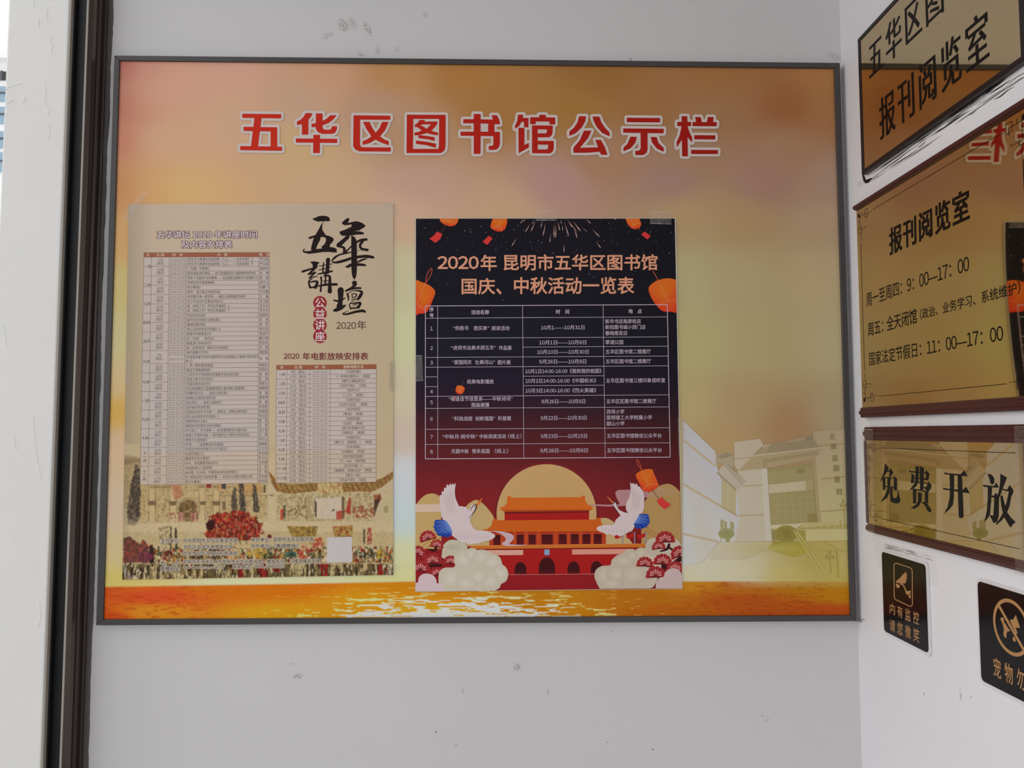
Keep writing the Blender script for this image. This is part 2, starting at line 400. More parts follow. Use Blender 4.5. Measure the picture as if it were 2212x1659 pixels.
# ------------------------------------------------------------------ notice board
OUT = [(247, 119.6), (1814.4, 135.6), (1851.4, 1341.8), (207.2, 1351)]
INN = [(257.6, 130.2), (1802.8, 146.6), (1837.6, 1329.4), (222.4, 1338.3)]
LF, LS = .020, .014
base = back([(1029, 1346)])[0]; base[1] = WALL_Y
nb = thing('notice_board', base, 'large framed notice board with red heading and orange sunrise print on the back wall', 'notice board')
for i in range(4):
    j = (i+1) % 4
    b = MB()
    o1, o2, i1, i2 = back(OUT[i], LF)[0], back(OUT[j], LF)[0], back(INN[i], LF)[0], back(INN[j], LF)[0]
    def rear(p, y): q = p.copy(); q[1] = WALL_Y-y; return q
    b.box8([o1, o2, i2, i1], [rear(o1, 0.0), rear(o2, 0.0), rear(i2, 0.002), rear(i1, 0.002)])
    b.build('frame_rail', MAT['metal_frame'], nb, bevel=.0009)
b = MB()
q0 = [back(p, LS)[0] for p in INN]
b.box8(q0, [rear(p, .001) for p in q0], (.6, .5, .4)); b.build('backing_panel', MAT['ink'], nb)

# sampled print colours: (x, y, rgb)
S = [(260, 140, (158, 88, 78)), (310, 145, (188, 135, 118)), (262, 230, (164, 100, 84)), (300, 230, (188, 134, 112)), (340, 200, (192, 146, 124)), (340, 300, (194, 152, 122)), (330, 400, (192, 148, 100)), (400, 160, (190, 144, 124)), (500, 260, (186, 150, 122)), (500, 150, (190, 145, 125)), (700, 160, (185, 140, 108)), (850, 160, (172, 125, 80)), (1000, 160, (158, 110, 60)), (1300, 160, (142, 98, 52)), (1550, 160, (148, 102, 60)), (1790, 160, (160, 112, 65)),
     (260, 300, (182, 118, 95)), (400, 300, (186, 150, 118)), (650, 210, (178, 145, 122)), (650, 320, (182, 152, 112)), (820, 240, (168, 135, 112)), (900, 300, (165, 130, 98)), (1080, 230, (154, 108, 60)), (1250, 240, (148, 108, 55)), (1400, 230, (146, 102, 62)), (1550, 240, (146, 108, 75)), (1700, 232, (143, 92, 55)), (1790, 240, (155, 108, 70)),
     (1300, 330, (155, 118, 90)), (1500, 330, (150, 118, 92)), (1700, 320, (155, 120, 95)),
     (260, 400, (184, 130, 88)), (400, 400, (192, 156, 106)), (700, 400, (184, 152, 118)), (900, 400, (175, 142, 125)), (1200, 400, (162, 128, 118)), (1450, 400, (150, 118, 108)), (1650, 390, (152, 118, 106)), (1790, 400, (158, 130, 112)),
     (870, 460, (186, 155, 130)), (1100, 460, (178, 148, 118)), (1470, 460, (165, 140, 102)), (1600, 480, (160, 135, 98)), (1790, 480, (165, 142, 115)),
     (262, 520, (190, 150, 100)), (262, 620, (184, 168, 112)), (870, 600, (180, 174, 140)), (1475, 600, (165, 156, 118)), (1600, 600, (166, 150, 116)), (1790, 600, (172, 155, 122)),
     (255, 740, (184, 174, 128)), (870, 740, (184, 184, 145)), (1490, 740, (165, 158, 112)), (1650, 740, (165, 152, 112)), (1800, 740, (170, 158, 125)),
     (250, 820, (192, 168, 125)), (250, 895, (200, 152, 70)), (250, 960, (200, 165, 135)), (870, 850, (186, 176, 148)), (870, 940, (184, 166, 150)), (245, 1100, (202, 168, 142)), (240, 1200, (206, 170, 130)), (240, 1245, (206, 175, 90)),
     (870, 1030, (184, 188, 196)), (870, 1120, (176, 190, 190)), (870, 1200, (190, 190, 150)), (870, 1245, (200, 188, 130)), (550, 1245, (205, 195, 150)),
     (1490, 870, (168, 152, 108)), (1600, 880, (162, 140, 104)), (1700, 920, (155, 124, 90)), (1810, 900, (162, 146, 116)), (1560, 950, (165, 140, 98)),
     (1490, 1150, (184, 184, 180)), (1620, 1190, (182, 176, 146)), (1500, 1220, (188, 184, 166)), (1600, 1230, (190, 184, 156)), (1700, 1190, (172, 158, 106)), (1750, 1200, (164, 146, 76)), (1825, 1210, (174, 160, 100)), (1825, 1245, (172, 156, 78)), (1700, 1246, (182, 165, 96)), (1480, 1246, (192, 184, 146))]
SX = np.array([s[:2] for s in S], float); SC_ = np.array([col(s[2]) for s in S])
def board_col(x, y):
    d2 = ((x[:, None]-SX[None, :, 0])/1.25)**2+((y[:, None]-SX[None, :, 1]))**2
    wgt = 1/(d2+1800)**2.2; wgt /= wgt.sum(1, keepdims=True)
    return wgt @ SC_
pr = Print(back, LS+.0006)
def warpq(Q):
    A, B, C_, D_ = [np.array(q, float) for q in Q]
    def f(P):
        u = P[:, 0:1]; v = P[:, 1:2]
        return A*(1-u)*(1-v)+B*u*(1-v)+C_*u*v+D_*(1-u)*v
    return f
W_ = warpq(INN)
pr.grid(0, 0, 1, 1, 230, 180, lambda u, v: board_col(*W_(np.stack([u, v], 1)).T), W_)
pr.build('printed_sheet', nb)

# value noise used by the painted prints
def vnoise(x, y, seed, sx=1., sy=1., oct_=3):
    r = np.random.RandomState(seed); G = r.rand(256, 256); out = 0; amp = 1; tot = 0
    for k in range(oct_):
        X = x/sx*2**k; Y = y/sy*2**k
        xi = np.floor(X).astype(int); yi = np.floor(Y).astype(int); fx = X-xi; fy = Y-yi; fx = fx*fx*(3-2*fx); fy = fy*fy*(3-2*fy)
        g = lambda a, b_: G[(yi+b_) % 256, (xi+a) % 256]
        out = out+amp*((g(0, 0)*(1-fx)+g(1, 0)*fx)*(1-fy)+(g(0, 1)*(1-fx)+g(1, 1)*fx)*fy); tot += amp; amp *= .5
    return out/tot
# water band at the foot of the print
WS = [(225, 1262, (190, 80, 35)), (225, 1335, (190, 75, 20)), (300, 1268, (198, 95, 25)), (330, 1285, (205, 75, 35)), (450, 1262, (192, 105, 15)), (330, 1325, (205, 130, 28)), (600, 1268, (194, 108, 12)), (600, 1330, (204, 145, 20)), (800, 1300, (200, 140, 18)), (900, 1262, (192, 125, 12)), (900, 1330, (205, 155, 25)),
      (1200, 1280, (175, 118, 15)), (1200, 1325, (180, 120, 12)), (1400, 1290, (168, 105, 15)), (1480, 1262, (184, 128, 28)), (1450, 1325, (168, 92, 10)), (1600, 1270, (172, 105, 25)), (1600, 1295, (165, 80, 20)), (1700, 1258, (168, 118, 20)), (1820, 1265, (172, 125, 22)), (1800, 1320, (170, 75, 22)), (1650, 1325, (165, 78, 18)), (1830, 1290, (172, 118, 15))]
WX = np.array([s[:2] for s in WS], float); WC = np.array([s[2] for s in WS], float)
def lin_a(c): c = np.clip(c, 0, 255)/255; return np.where(c <= .04045, c/12.92, ((c+.055)/1.055)**2.4)
def water(x, y):
    d2 = ((x[:, None]-WX[None, :, 0])/4)**2+(y[:, None]-WX[None, :, 1])**2
    wg = 1/(d2+60)**2; wg /= wg.sum(1, keepdims=True); c = (wg @ WC)*np.array([.97, .93, .9])
    n = vnoise(x, y, 5, 16, 3.2, 3); n2 = vnoise(x, y, 9, 26, 2.6, 3)
    edge = np.exp(-((x-330)/150)**2)+np.exp(-((x-1650)/220)**2)
    dark = np.clip((n-.60)*10, 0, 1)*np.clip(edge, 0, 1)
    c = c*(1-dark[:, None]*.45)+np.array([140, 48, 12])*dark[:, None]*.45
    g = np.exp(-((x-1000)/290)**2)*np.clip((y-1258)/60, 0, 1.25)
    gl = np.clip((n2-(.74-.33*g))*14, 0, 1)*np.clip(g*1.6, 0, 1)
    c = c*(1-gl[:, None])+np.array([250, 238, 188])*gl[:, None]
    # soft upper shore line
    yl = np.interp(x, [220, 700, 900, 1480, 1840], [1266, 1258, 1254, 1254, 1254])
    a = np.clip((y-yl)/4, 0, 1)[:, None]
    a = a*np.clip(1-np.clip((x-1560)/100, 0, 1)*np.clip((1272-y)/14, 0, 1)*.5, 0, 1)[:, None]
    return np.clip(lin_a(c)/LB, 0, .93)*a+board_col(x, np.minimum(y, 1250))*(1-a)
pr = Print(back, LS+.0010)
y0 = 1248
Lp = lambda y, a, b_: (a[0]+(b_[0]-a[0])*(y-a[1])/(b_[1]-a[1]), y)
WQ = [Lp(y0, INN[0], INN[3]), Lp(y0, INN[1], INN[2]), INN[2], INN[3]]
Ww = warpq(WQ)
pr.grid(0, 0, 1, 1, 1010, 50, lambda u, v: water(*Ww(np.stack([u, v], 1)).T), Ww)
pr.build('printed_water', nb)

# faint library building in the print
B6 = TR(1440, 850, 3.252)
pr = Print(back, LS+.0014, 1e-6)
def P6(pts, c): pr.poly(B6(pts), c)
def L6(a, b_, wd, c): q = B6([a, b_]); pr.line(q[0], q[1], wd/3.252, c)
P6([(115, 190), (345, 410), (345, 480), (380, 600), (490, 690), (515, 850), (480, 1040), (360, 1045), (310, 1105), (250, 1190), (115, 1210)], [(172, 170, 176), (176, 172, 172), (176, 174, 172), (178, 178, 186), (178, 176, 178), (178, 176, 176), (182, 180, 176), (182, 180, 174), (182, 178, 168), (183, 180, 164), (184, 184, 184)])
for a, c in (((115, 325), (345, 512)), ((115, 635), (500, 862)), ((115, 985), (365, 1042))): L6(a, c, 16, (172, 158, 130))
P6([(345, 430), (430, 412), (470, 432), (472, 530), (400, 490), (345, 490)], (160, 146, 120)); P6([(352, 440), (425, 416), (470, 436), (380, 460)], (140, 128, 104))
P6([(475, 342), (655, 318), (680, 362), (600, 440), (505, 545), (475, 505)], (176, 164, 144)); L6((475, 462), (605, 447), 7, (160, 142, 112))
P6([(500, 545), (670, 525), (690, 700), (735, 1035), (480, 1040), (515, 850), (490, 690)], (178, 170, 150))
L6((535, 652), (680, 640), 9, (165, 148, 116)); L6((505, 860), (690, 850), 9, (165, 148, 116))
P6([(410, 485), (558, 618), (530, 652), (490, 690), (380, 590), (350, 560)], (172, 162, 144))
for k in range(4): L6((400+k*9, 500+k*-3), (530+k*8, 640-k*9), 3, (132, 122, 100))
P6([(350, 560), (490, 690), (484, 664), (360, 548)], (150, 140, 118))
P6([(385, 592), (488, 690), (486, 850), (385, 792)], (166, 154, 118))
for k in range(8): L6((386, 612+k*23), (487, 700+k*20), 2.5, (184, 176, 150))
L6((432, 640), (432, 815), 3, (182, 174, 150)); L6((385, 792), (488, 852), 10, (160, 142, 108))
P6([(378, 882), (424, 902), (424, 955), (378, 952)], (150, 142, 105)); P6([(446, 898), (474, 908), (474, 960), (446, 958)], (150, 142, 105)); L6((401, 890), (401, 955), 4, (185, 180, 150))
P6([(1030, 265), (1250, 252), (1275, 912), (1085, 912), (1045, 465), (1030, 430)], [(165, 148, 120), (168, 152, 124), (175, 166, 118), (178, 168, 120), (170, 156, 128), (168, 150, 122)])
for y in (360, 592, 822): L6((1085 if y > 400 else 1060, y+8), (1262, y-8), 12, (158, 142, 100))
P6([(505, 542), (600, 440), (1098, 388), (1045, 462), (690, 528)], (160, 144, 112))
P6([(598, 438), (660, 400), (672, 372), (1030, 290), (1030, 352), (1100, 372), (1085, 392)], (156, 140, 112))
P6([(690, 425), (745, 355), (1030, 322), (1060, 362), (1098, 372), (1080, 384)], (150, 136, 108))
for k in range(34):
    x = 728+k*9.6; L6((x, 356-k*1.0), (x-22+k*1.15, 414-k*1.1), 3.2, (128, 116, 92))
L6((598, 440), (1098, 380), 6, (182, 172, 150))
P6([(970, 312), (1030, 290), (1030, 322), (975, 330)], (135, 124, 102)); P6([(672, 366), (745, 352), (700, 372), (672, 384)], (170, 160, 138))
for k in range(22):
    x = 690+k*17; P6([(x, 462-k*2.6), (x+8, 461-k*2.6), (x+8, 484-k*2.6), (x, 486-k*2.6)], (138, 122, 92))
P6([(680, 470), (700, 466), (700, 510), (680, 520)], (150, 134, 102))
P6([(668, 530), (706, 526), (738, 1036), (692, 1036)], (184, 178, 164))
P6([(706, 530), (1022, 494), (1032, 612), (715, 636)], (152, 140, 100)); P6([(706, 530), (1022, 494), (1023, 518), (708, 552)], (145, 136, 92))
P6([(715, 640), (975, 614), (980, 680), (719, 702)], (178, 168, 140)); P6([(975, 614), (1032, 610), (1036, 676), (980, 680)], (160, 146, 108))
P6([(720, 702), (1036, 676), (1056, 906), (731, 920)], (150, 138, 94))
for k in range(1, 6): L6((720+k*53, 698-k*4), (731+k*54, 918-k*2), 2, (165, 154, 110))
for k in range(1, 5): L6((722, 702+k*44), (1048, 676+k*46), 2, (165, 154, 110))
P6([(915, 532), (970, 527), (970, 560), (915, 562)], (136, 126, 88)); P6([(988, 846), (1055, 840), (1057, 903), (992, 905)], (136, 124, 76))
P6([(1020, 468), (1044, 464), (1086, 905), (1060, 906)], (160, 144, 106))
P6([(731, 924), (965, 910), (905, 950), (735, 952)], (184, 176, 145)); P6([(735, 952), (775, 950), (770, 1035), (737, 1035)], (150, 140, 92)); P6([(745, 965), (762, 965), (762, 1030), (748, 1030)], (132, 122, 78))
P6([(960, 908), (1275, 900), (1275, 918), (930, 945)], (176, 162, 112))
P6([(945, 948), (1275, 944), (1275, 956), (930, 962)], (170, 156, 102))
for k in range(6): P6([(985+k*48, 918), (996+k*48, 918), (996+k*48, 946), (985+k*48, 946)], (176, 164, 116))
P6([(975, 958), (1276, 954), (1278, 1032), (978, 1036)], (182, 172, 124)); P6([(900, 965), (975, 960), (978, 1036), (935, 1036)], (150, 138, 70))
def B6blob(x, y, rx, ry, c, e): q = B6([(x, y)])[0]; pr.disc(q[0], q[1], rx/3.252, c, ry/3.252, 28, e)
B6blob(840, 985, 78, 60, (122, 114, 52), (140, 128, 66)); B6blob(790, 1005, 30, 26, (135, 122, 58), (140, 128, 66))
B6blob(420, 985, 58, 38, (132, 132, 84), (142, 142, 98)); P6([(412, 1010), (448, 1010), (442, 1046), (418, 1046)], (140, 140, 90)); P6([(378, 1010), (384, 1010), (386, 1046), (380, 1046)], (150, 150, 110))
P6([(745, 1040), (960, 1040), (1010, 1100), (900, 1150), (760, 1110), (710, 1095)], [(140, 130, 55), (150, 138, 58), (160, 146, 60), (158, 146, 60), (158, 150, 78), (168, 158, 92)])
for k in range(2): L6((892+k*22, 960+k*6), (1085+k*38, 1270), 9, (176, 164, 100))
P6([(480, 1042), (745, 1040), (710, 1095), (560, 1160), (300, 1165), (362, 1046)], [(180, 171, 138), (177, 166, 126), (173, 161, 112), (178, 170, 136), (183, 176, 158), (180, 174, 150)])
for x0_, y0_, y1_ in ((1240, 770, 930), (1145, 1140, 1262), (1192, 1088, 1295), (1222, 890, 935)):
    L6((x0_, y0_), (x0_+(y1_-y0_)*.08, y1_), 5, (150, 134, 70))
for x_, y_ in ((1240, 758), (1225, 785), (1257, 785), (1145, 1120), (1125, 1150), (1168, 1148)): B6blob(x_, y_, 9, 14, (165, 150, 100), (140, 126, 70))
L6((1080, 1105), (1265, 1105), 5, (168, 152, 80)); L6((1100, 1040), (1230, 1110), 4, (165, 150, 78))
P6([(60, 160), (85, 175), (112, 190), (112, 1180), (85, 1180)], [(165, 148, 110), (165, 148, 110), (168, 152, 112), (182, 180, 130), (182, 180, 130)])
for k in range(40): L6((86, 190+k*22), (110, 182+k*23), 3, (150, 134, 96))
for ch, x_, y_ in (('五', 1165, 302), ('華', 1172, 374), ('區', 1185, 456), ('圖', 1192, 526), ('書', 1198, 604), ('館', 1213, 690)):
    q = B6([(x_, y_)])[0]; pr.textc(ch, q[0], q[1], 13.5, (124, 108, 74), bold=.012)
pr.build('printed_building', nb)

# big heading on the board
A6, B_6, C6 = TR(500, 220, 6.144), TR(850, 220, 6.144), TR(1200, 220, 5.978)
HEAD = [(A6, [[(143, 157), (660, 163), (658, 220), (143, 212)], [(305, 210), (400, 212), (352, 594), (258, 590)], [(160, 330), (607, 338), (607, 394), (160, 386)], [(520, 380), (607, 338), (607, 596), (518, 594)], [(115, 586), (672, 596), (670, 650), (115, 641)],
              [(985, 148), (1073, 150), (1060, 190), (1022, 238), (1020, 435), (935, 435), (935, 295), (870, 308), (868, 262), (920, 235), (955, 200)],
              [(1120, 153), (1210, 153), (1210, 252), (1260, 225), (1310, 178), (1397, 178), (1350, 235), (1290, 280), (1210, 310), (1210, 340), (1225, 365), (1260, 370), (1310, 368), (1330, 350), (1333, 322), (1402, 324), (1398, 370), (1375, 410), (1335, 425), (1200, 425), (1150, 405), (1122, 365), (1118, 335), (1062, 335), (1062, 295), (1120, 280)],
              [(855, 486), (1405, 491), (1403, 546), (855, 540)], [(1087, 437), (1175, 437), (1173, 680), (1083, 680)],
              [(1620, 178), (2110, 184), (2108, 238), (1707, 236), (1707, 570), (1722, 598), (1745, 603), (2113, 605), (2113, 660), (1700, 658), (1645, 635), (1615, 590)],
              [(1745, 265), (1835, 265), (1865, 340), (1915, 410), (1965, 345), (1998, 267), (2085, 265), (2045, 370), (1972, 458), (2030, 500), (2088, 522), (2088, 577), (1985, 540), (1913, 502), (1840, 545), (1740, 573), (1740, 522), (1800, 497), (1858, 458), (1790, 360)]]),
        (B_6, [[(178, 170), (263, 226), (258, 625), (173, 679)], [(178, 170), (693, 173), (606, 227), (263, 226)], [(606, 227), (693, 173), (690, 590), (680, 640), (640, 675), (590, 625), (603, 600)], [(258, 625), (590, 625), (640, 675), (620, 680), (173, 679)],
               [(345, 240), (417, 240), (408, 262), (583, 260), (582, 292), (550, 335), (505, 383), (550, 400), (592, 407), (590, 445), (520, 435), (440, 415), (350, 440), (278, 445), (278, 408), (330, 400), (375, 380), (312, 333), (283, 337), (283, 303), (325, 275)],
               [(330, 442), (380, 445), (545, 468), (547, 520), (460, 497), (332, 482)], [(298, 513), (440, 530), (565, 555), (563, 612), (440, 575), (298, 558)],
               [(1065, 160), (1157, 160), (1157, 232), (1320, 235), (1302, 177), (1373, 178), (1400, 225), (1415, 297), (1340, 298), (1340, 398), (1413, 398), (1413, 560), (1400, 600), (1370, 632), (1325, 638), (1263, 637), (1263, 585), (1310, 583), (1325, 565), (1325, 455), (1157, 453), (1155, 690), (1065, 690), (1065, 452), (890, 450), (890, 396), (1065, 396), (1065, 285), (925, 284), (927, 230), (1065, 230)],
               [(1653, 170), (1722, 170), (1718, 212), (1793, 214), (1790, 338), (1733, 338), (1730, 266), (1700, 265), (1670, 320), (1612, 357), (1612, 318), (1640, 260)], [(1658, 343), (1738, 345), (1738, 572), (1797, 543), (1797, 605), (1660, 683)],
               [(1935, 170), (2022, 172), (2022, 205), (2147, 207), (2147, 300), (2070, 300), (2070, 262), (1888, 260), (1888, 298), (1813, 297), (1813, 205), (1935, 203)],
               [(1838, 312), (2113, 314), (2113, 400), (2100, 445), (2065, 470), (1915, 472), (1915, 517), (2127, 518), (2128, 620), (2110, 665), (2075, 685), (1838, 682)]]),
        (C6, [[(305, 185), (395, 186), (385, 250), (340, 330), (260, 405), (178, 440), (178, 385), (240, 330), (285, 260)], [(477, 190), (567, 190), (590, 260), (640, 335), (698, 395), (698, 447), (600, 400), (530, 320), (490, 240)],
              [(367, 372), (465, 372), (420, 470), (315, 593), (550, 587), (513, 490), (588, 492), (640, 590), (670, 685), (587, 683), (572, 645), (400, 658), (230, 657), (232, 590), (310, 500)],
              [(920, 205), (1350, 208), (1350, 265), (920, 262)], [(873, 343), (1398, 348), (1396, 406), (875, 398)], [(1098, 396), (1188, 396), (1190, 610), (1178, 655), (1135, 687), (1030, 687), (1030, 633), (1075, 632), (1100, 600)], [(967, 450), (1052, 452), (1030, 530), (970, 600), (877, 640), (877, 590), (930, 540)], [(1227, 453), (1308, 455), (1330, 530), (1398, 595), (1398, 645), (1310, 605), (1250, 530)],
              [(1628, 185), (1703, 186), (1703, 258), (1753, 260), (1750, 312), (1705, 314), (1730, 390), (1765, 460), (1763, 525), (1705, 455), (1710, 705), (1635, 703), (1632, 490), (1565, 590), (1565, 515), (1600, 440), (1622, 345), (1625, 312), (1572, 312), (1573, 258), (1628, 258)],
              [(1802, 195), (1875, 197), (1890, 262), (1953, 262), (1968, 195), (2043, 197), (2035, 262), (2083, 262), (2081, 315), (1768, 313), (1770, 260), (1815, 260)], [(1790, 430), (2063, 432), (2063, 486), (1790, 484)], [(1752, 620), (2098, 622), (2098, 674), (1750, 673)]])]
HOLES = [(B_6, [(355, 318), (390, 300), (497, 300), (440, 357), (388, 322)]), (B_6, [(1157, 288), (1257, 290), (1255, 397), (1157, 396)]), (B_6, [(1915, 365), (2037, 368), (2035, 400), (2020, 418), (1915, 418)]), (B_6, [(1915, 568), (2053, 570), (2052, 610), (2035, 632), (1915, 632)])]
CH = [('x', 0, 5), ('x', 5, 9), ('x', 9, 11), ('y', 0, 7), ('y', 7, 8), ('y', 8, 12), ('z', 0, 3), ('z', 3, 8), ('z', 8, 12)]
HH = {0: [], 1: [], 2: [], 3: [0], 4: [1], 5: [2, 3], 6: [], 7: [], 8: []}
for ci, (g_, a_, e_) in enumerate(CH):
    T, polys = HEAD['xyz'.index(g_)]
    pw = Print(back, LS+.0017, 2e-6); pr_ = Print(back, LS+.0021, 3e-6)
    if ci == 3: pw.poly(T([(263, 226), (606, 227), (603, 625), (258, 625)]), (172, 164, 158))
    for pts in polys[a_:e_]:
        q = T(pts); pw.outline(q, 11, (178, 168, 164)); pw.poly(q, (178, 168, 164))
        t = min(1, max(0, ci/8))
        pr_.poly(q, (172-34*t, 38-16*t, 24-8*t))
    pr_.l = LS+.0023
    for k in HH[ci]: pr_.poly(T(HOLES[k][1]), (172, 164, 158))
    hc = pr_.build('heading_character', nb); ho = pw.build('character_outline', hc); hc['kind'] = 'stuff'; ho['kind'] = 'stuff'
print('board done')

# ------------------------------------------------------------------ lecture poster (left)
LP = [(277.8, 440.5), (849.5, 438.5), (849.5, 1242), (264, 1252.5)]
LL = LS+.0024
PAP = .0006
p0 = back([(556, 1247)])[0]; p0[1] = WALL_Y-LL
lp = thing('lecture_poster', p0, 'beige lecture timetable poster with black brush calligraphy taped on the left of the notice board', 'poster')
b = MB(); Wl = warpq(LP)
nx, ny = 30, 40                                  # sheet with a very slight waviness
def sheet(b, W, lift, colr, wave=.0004):
    U, V_ = np.meshgrid(np.linspace(0, 1, nx), np.linspace(0, 1, ny)); q = np.stack([U.ravel(), V_.ravel()], 1)
    A = back(W(q), lift+PAP); B_ = A.copy(); B_[:, 1] += PAP
    idx = np.arange(nx*ny).reshape(ny, nx)
    Fs = np.stack([idx[:-1, :-1], idx[1:, :-1], idx[1:, 1:], idx[:-1, 1:]], -1).reshape(-1, 4)
    rim = list(idx[0])+list(idx[1:, -1])+list(idx[-1, ::-1][1:])+list(idx[::-1, 0][1:-1])
    n_ = nx*ny; side = [(rim[i], rim[(i+1) % len(rim)], rim[(i+1) % len(rim)]+n_, rim[i]+n_) for i in range(len(rim))]
    b.raw(np.concatenate([A, B_]), [tuple(f) for f in Fs.tolist()]+side, colr)
sheet(b, Wl, LL, col((176, 160, 140))); b.build('sheet', MAT['ink'], lp, recalc=False)
TOP = LL+PAP

# printed painting: beige ground with city, mist, red tree and reflections
def inpoly(x, y, pts):
    c = np.zeros(len(x), bool); n = len(pts)
    for i in range(n):
        x1, y1 = pts[i]; x2, y2 = pts[i-1]
        if y1 == y2: continue
        k = ((y1 > y) != (y2 > y)) & (x < (x2-x1)*(y-y1)/(y2-y1)+x1); c ^= k
    return c
def painting(px, py):
    x = (px-250)*3.568; y = (py-980)*3.568         # working units: crop of the photograph's lower poster
    N = lambda sd, sx, sy=None, o=3: vnoise(x+900, y+2400, sd, sx, sy or sx, o)
    n1 = N(1, 14); n2 = N(2, 30); n3 = N(3, 7, 18); n4 = N(4, 60); ns = N(6, 9, 50)
    C = np.zeros((len(x), 3)); g = np.clip((py-440)/560, 0, 1)[:, None]
    C[:] = np.array([170, 152, 132])*(1-g)+np.array([172, 154, 122])*g
    C += (np.exp(-((px-430)/200)**2)*6)[:, None]
    fade = np.clip((px-268)/60, 0, 1)[:, None]; C = C*(.93+.07*fade)
    def put(m, c, a=1.0):
        a_ = (m*a)[:, None] if not np.isscalar(m) else m; C[:] = C*(1-a_)+np.array(c, float)*a_
    low = y > -80
    # old roof at the far left
    m = inpoly(x, y, [(50, 0), (180, 30), (210, 60), (190, 130), (60, 200)]); put(m*1., (140, 118, 85)); put(m*(np.sin(x*.7+y*.2) > .2), (110, 92, 66), .7)
    m = inpoly(x, y, [(60, 90), (190, 60), (190, 330), (60, 420)]); put(m*1., (158, 138, 100)); put(m*(n1 > .58), (130, 110, 78), .5)
    # facade
    m = inpoly(x, y, [(185, 200), (420, 225), (1170, 200), (1170, 520), (185, 540)])
    put(m*1., (168, 146, 104)); put(m*(n1 > .56), (142, 116, 76), .6); put(m*(n2 > .6), (180, 160, 118), .6); put(m*(n3 > .66), (110, 84, 55), .5)
    for (a, b_, c, d) in ((265, 250, 420, 262), (640, 250, 880, 262), (700, 320, 1170, 328)): put(((x > a) & (x < c) & (y > b_) & (y < d))*1., (112, 90, 62), .7)
    for cx in (280, 440, 665, 775): 
        put(((np.abs(x-cx) < 24) & (y > 280) & (y < 520))*1., (178, 156, 112), .8); put(((np.abs(x-cx) < 30) & (y > 366) & (y < 398))*1., (88, 70, 48), .8); put(((np.abs(np.abs(x-cx)-24) < 3) & (y > 280) & (y < 520))*1., (110, 90, 60), .7)
    put(inpoly(x, y, [(430, 240), (500, 235), (520, 330), (450, 360)])*1., (160, 92, 70), .55); put(inpoly(x, y, [(780, 190), (870, 190), (860, 300), (790, 290)])*1., (165, 120, 75), .7); put(inpoly(x, y, [(930, 240), (1130, 230), (1130, 310), (940, 310)])*1., (168, 122, 72), .6)
    for wx, wy, ww, wh, cc in ((718, 240, 20, 26, (130, 50, 45)), (832, 245, 17, 30, (70, 62, 60)), (836, 400, 15, 34, (110, 90, 65)), (1146, 270, 8, 32, (80, 66, 50))):
        put(((np.abs(x-wx) < ww+5) & (np.abs(y-wy) < wh+6))*1., (180, 160, 118)); put(((np.abs(x-wx) < ww) & (np.abs(y-wy) < wh))*1., cc)
    r = np.hypot(x-558, (y-430)); arc = (r < 100) & (y < 430) | ((np.abs(x-558) < 100) & (y >= 430) & (y < 530)); put(arc*1., (172, 150, 108)); put((arc & (np.abs(r-88) < 3))*1., (100, 80, 52), .8)
    r2 = (np.hypot(x-558, y-428) < 76) & (y < 428) | ((np.abs(x-558) < 76) & (y >= 428) & (y < 525)); put(r2*1., (112, 84, 52)); put(r2*(np.sin(x*.14) > .3), (70, 62, 40), .7); put(r2*(n1 > .6), (170, 140, 100), .6)
    for fx in (500, 600, 690, 440): m = (np.abs(x-fx) < 16+10*n1) & (y > 455) & (y < 525); put(m*(n3 > .4), (185, 130, 120) if fx in (500, 600) else (175, 155, 125), .8); put(m*(n1 > .6), (120, 35, 30), .7)
    # cypresses
    for pts in ([(150, 85), (170, 80), (190, 150), (188, 500), (150, 560), (90, 545), (85, 450), (110, 260)], [(908, 250), (925, 260), (940, 420), (935, 460), (888, 450), (892, 330)], [(955, 205), (985, 240), (1003, 420), (998, 455), (950, 450), (955, 330), (945, 240)], [(1060, 230), (1085, 260), (1108, 420), (1110, 455), (1058, 450), (1055, 330)]):
        m = inpoly(x+6*(n1-.5)*4, y, pts); put(m*1., (72, 62, 52)); put(m*(n1 > .52), (112, 96, 74), .75); put(m*(n3 > .62), (40, 36, 34), .8)
    # gate palace at the right
    for pts, c1, c2 in (([(1180, 135), (1240, 200), (1320, 235), (1560, 225), (1740, 225), (1960, 215), (2050, 190), (2140, 135), (2138, 190), (2050, 260), (1960, 300), (1880, 290), (1740, 300), (1640, 300), (1560, 290), (1330, 310), (1240, 290), (1200, 230)], (128, 104, 56), (98, 60, 36)),
                        ([(1180, 320), (1240, 315), (1290, 340), (1300, 400), (1265, 400), (1250, 350)], (125, 72, 45), (90, 50, 35)), ([(1970, 320), (2040, 310), (2050, 340), (2010, 420), (1985, 400)], (120, 60, 40), (90, 40, 30)),
                        ([(1560, 215), (1740, 215), (1760, 330), (1540, 330)], (176, 158, 110), (150, 130, 84))):
        m = inpoly(x, y, pts); put(m*1., c1); put(m*(np.sin((x-.5*y)*.16) > .35), c2, .6); put(m*(n1 > .62), (170, 130, 70), .6); put(m*(n3 > .66), (120, 40, 28), .6)
    m = inpoly(x, y, [(1210, 310), (1990, 300), (1990, 520), (1240, 520)]); put(m*1., (172, 154, 116)); put(m*(n1 > .57), (128, 112, 72), .6); put(m*(n3 > .64), (105, 78, 50), .6)
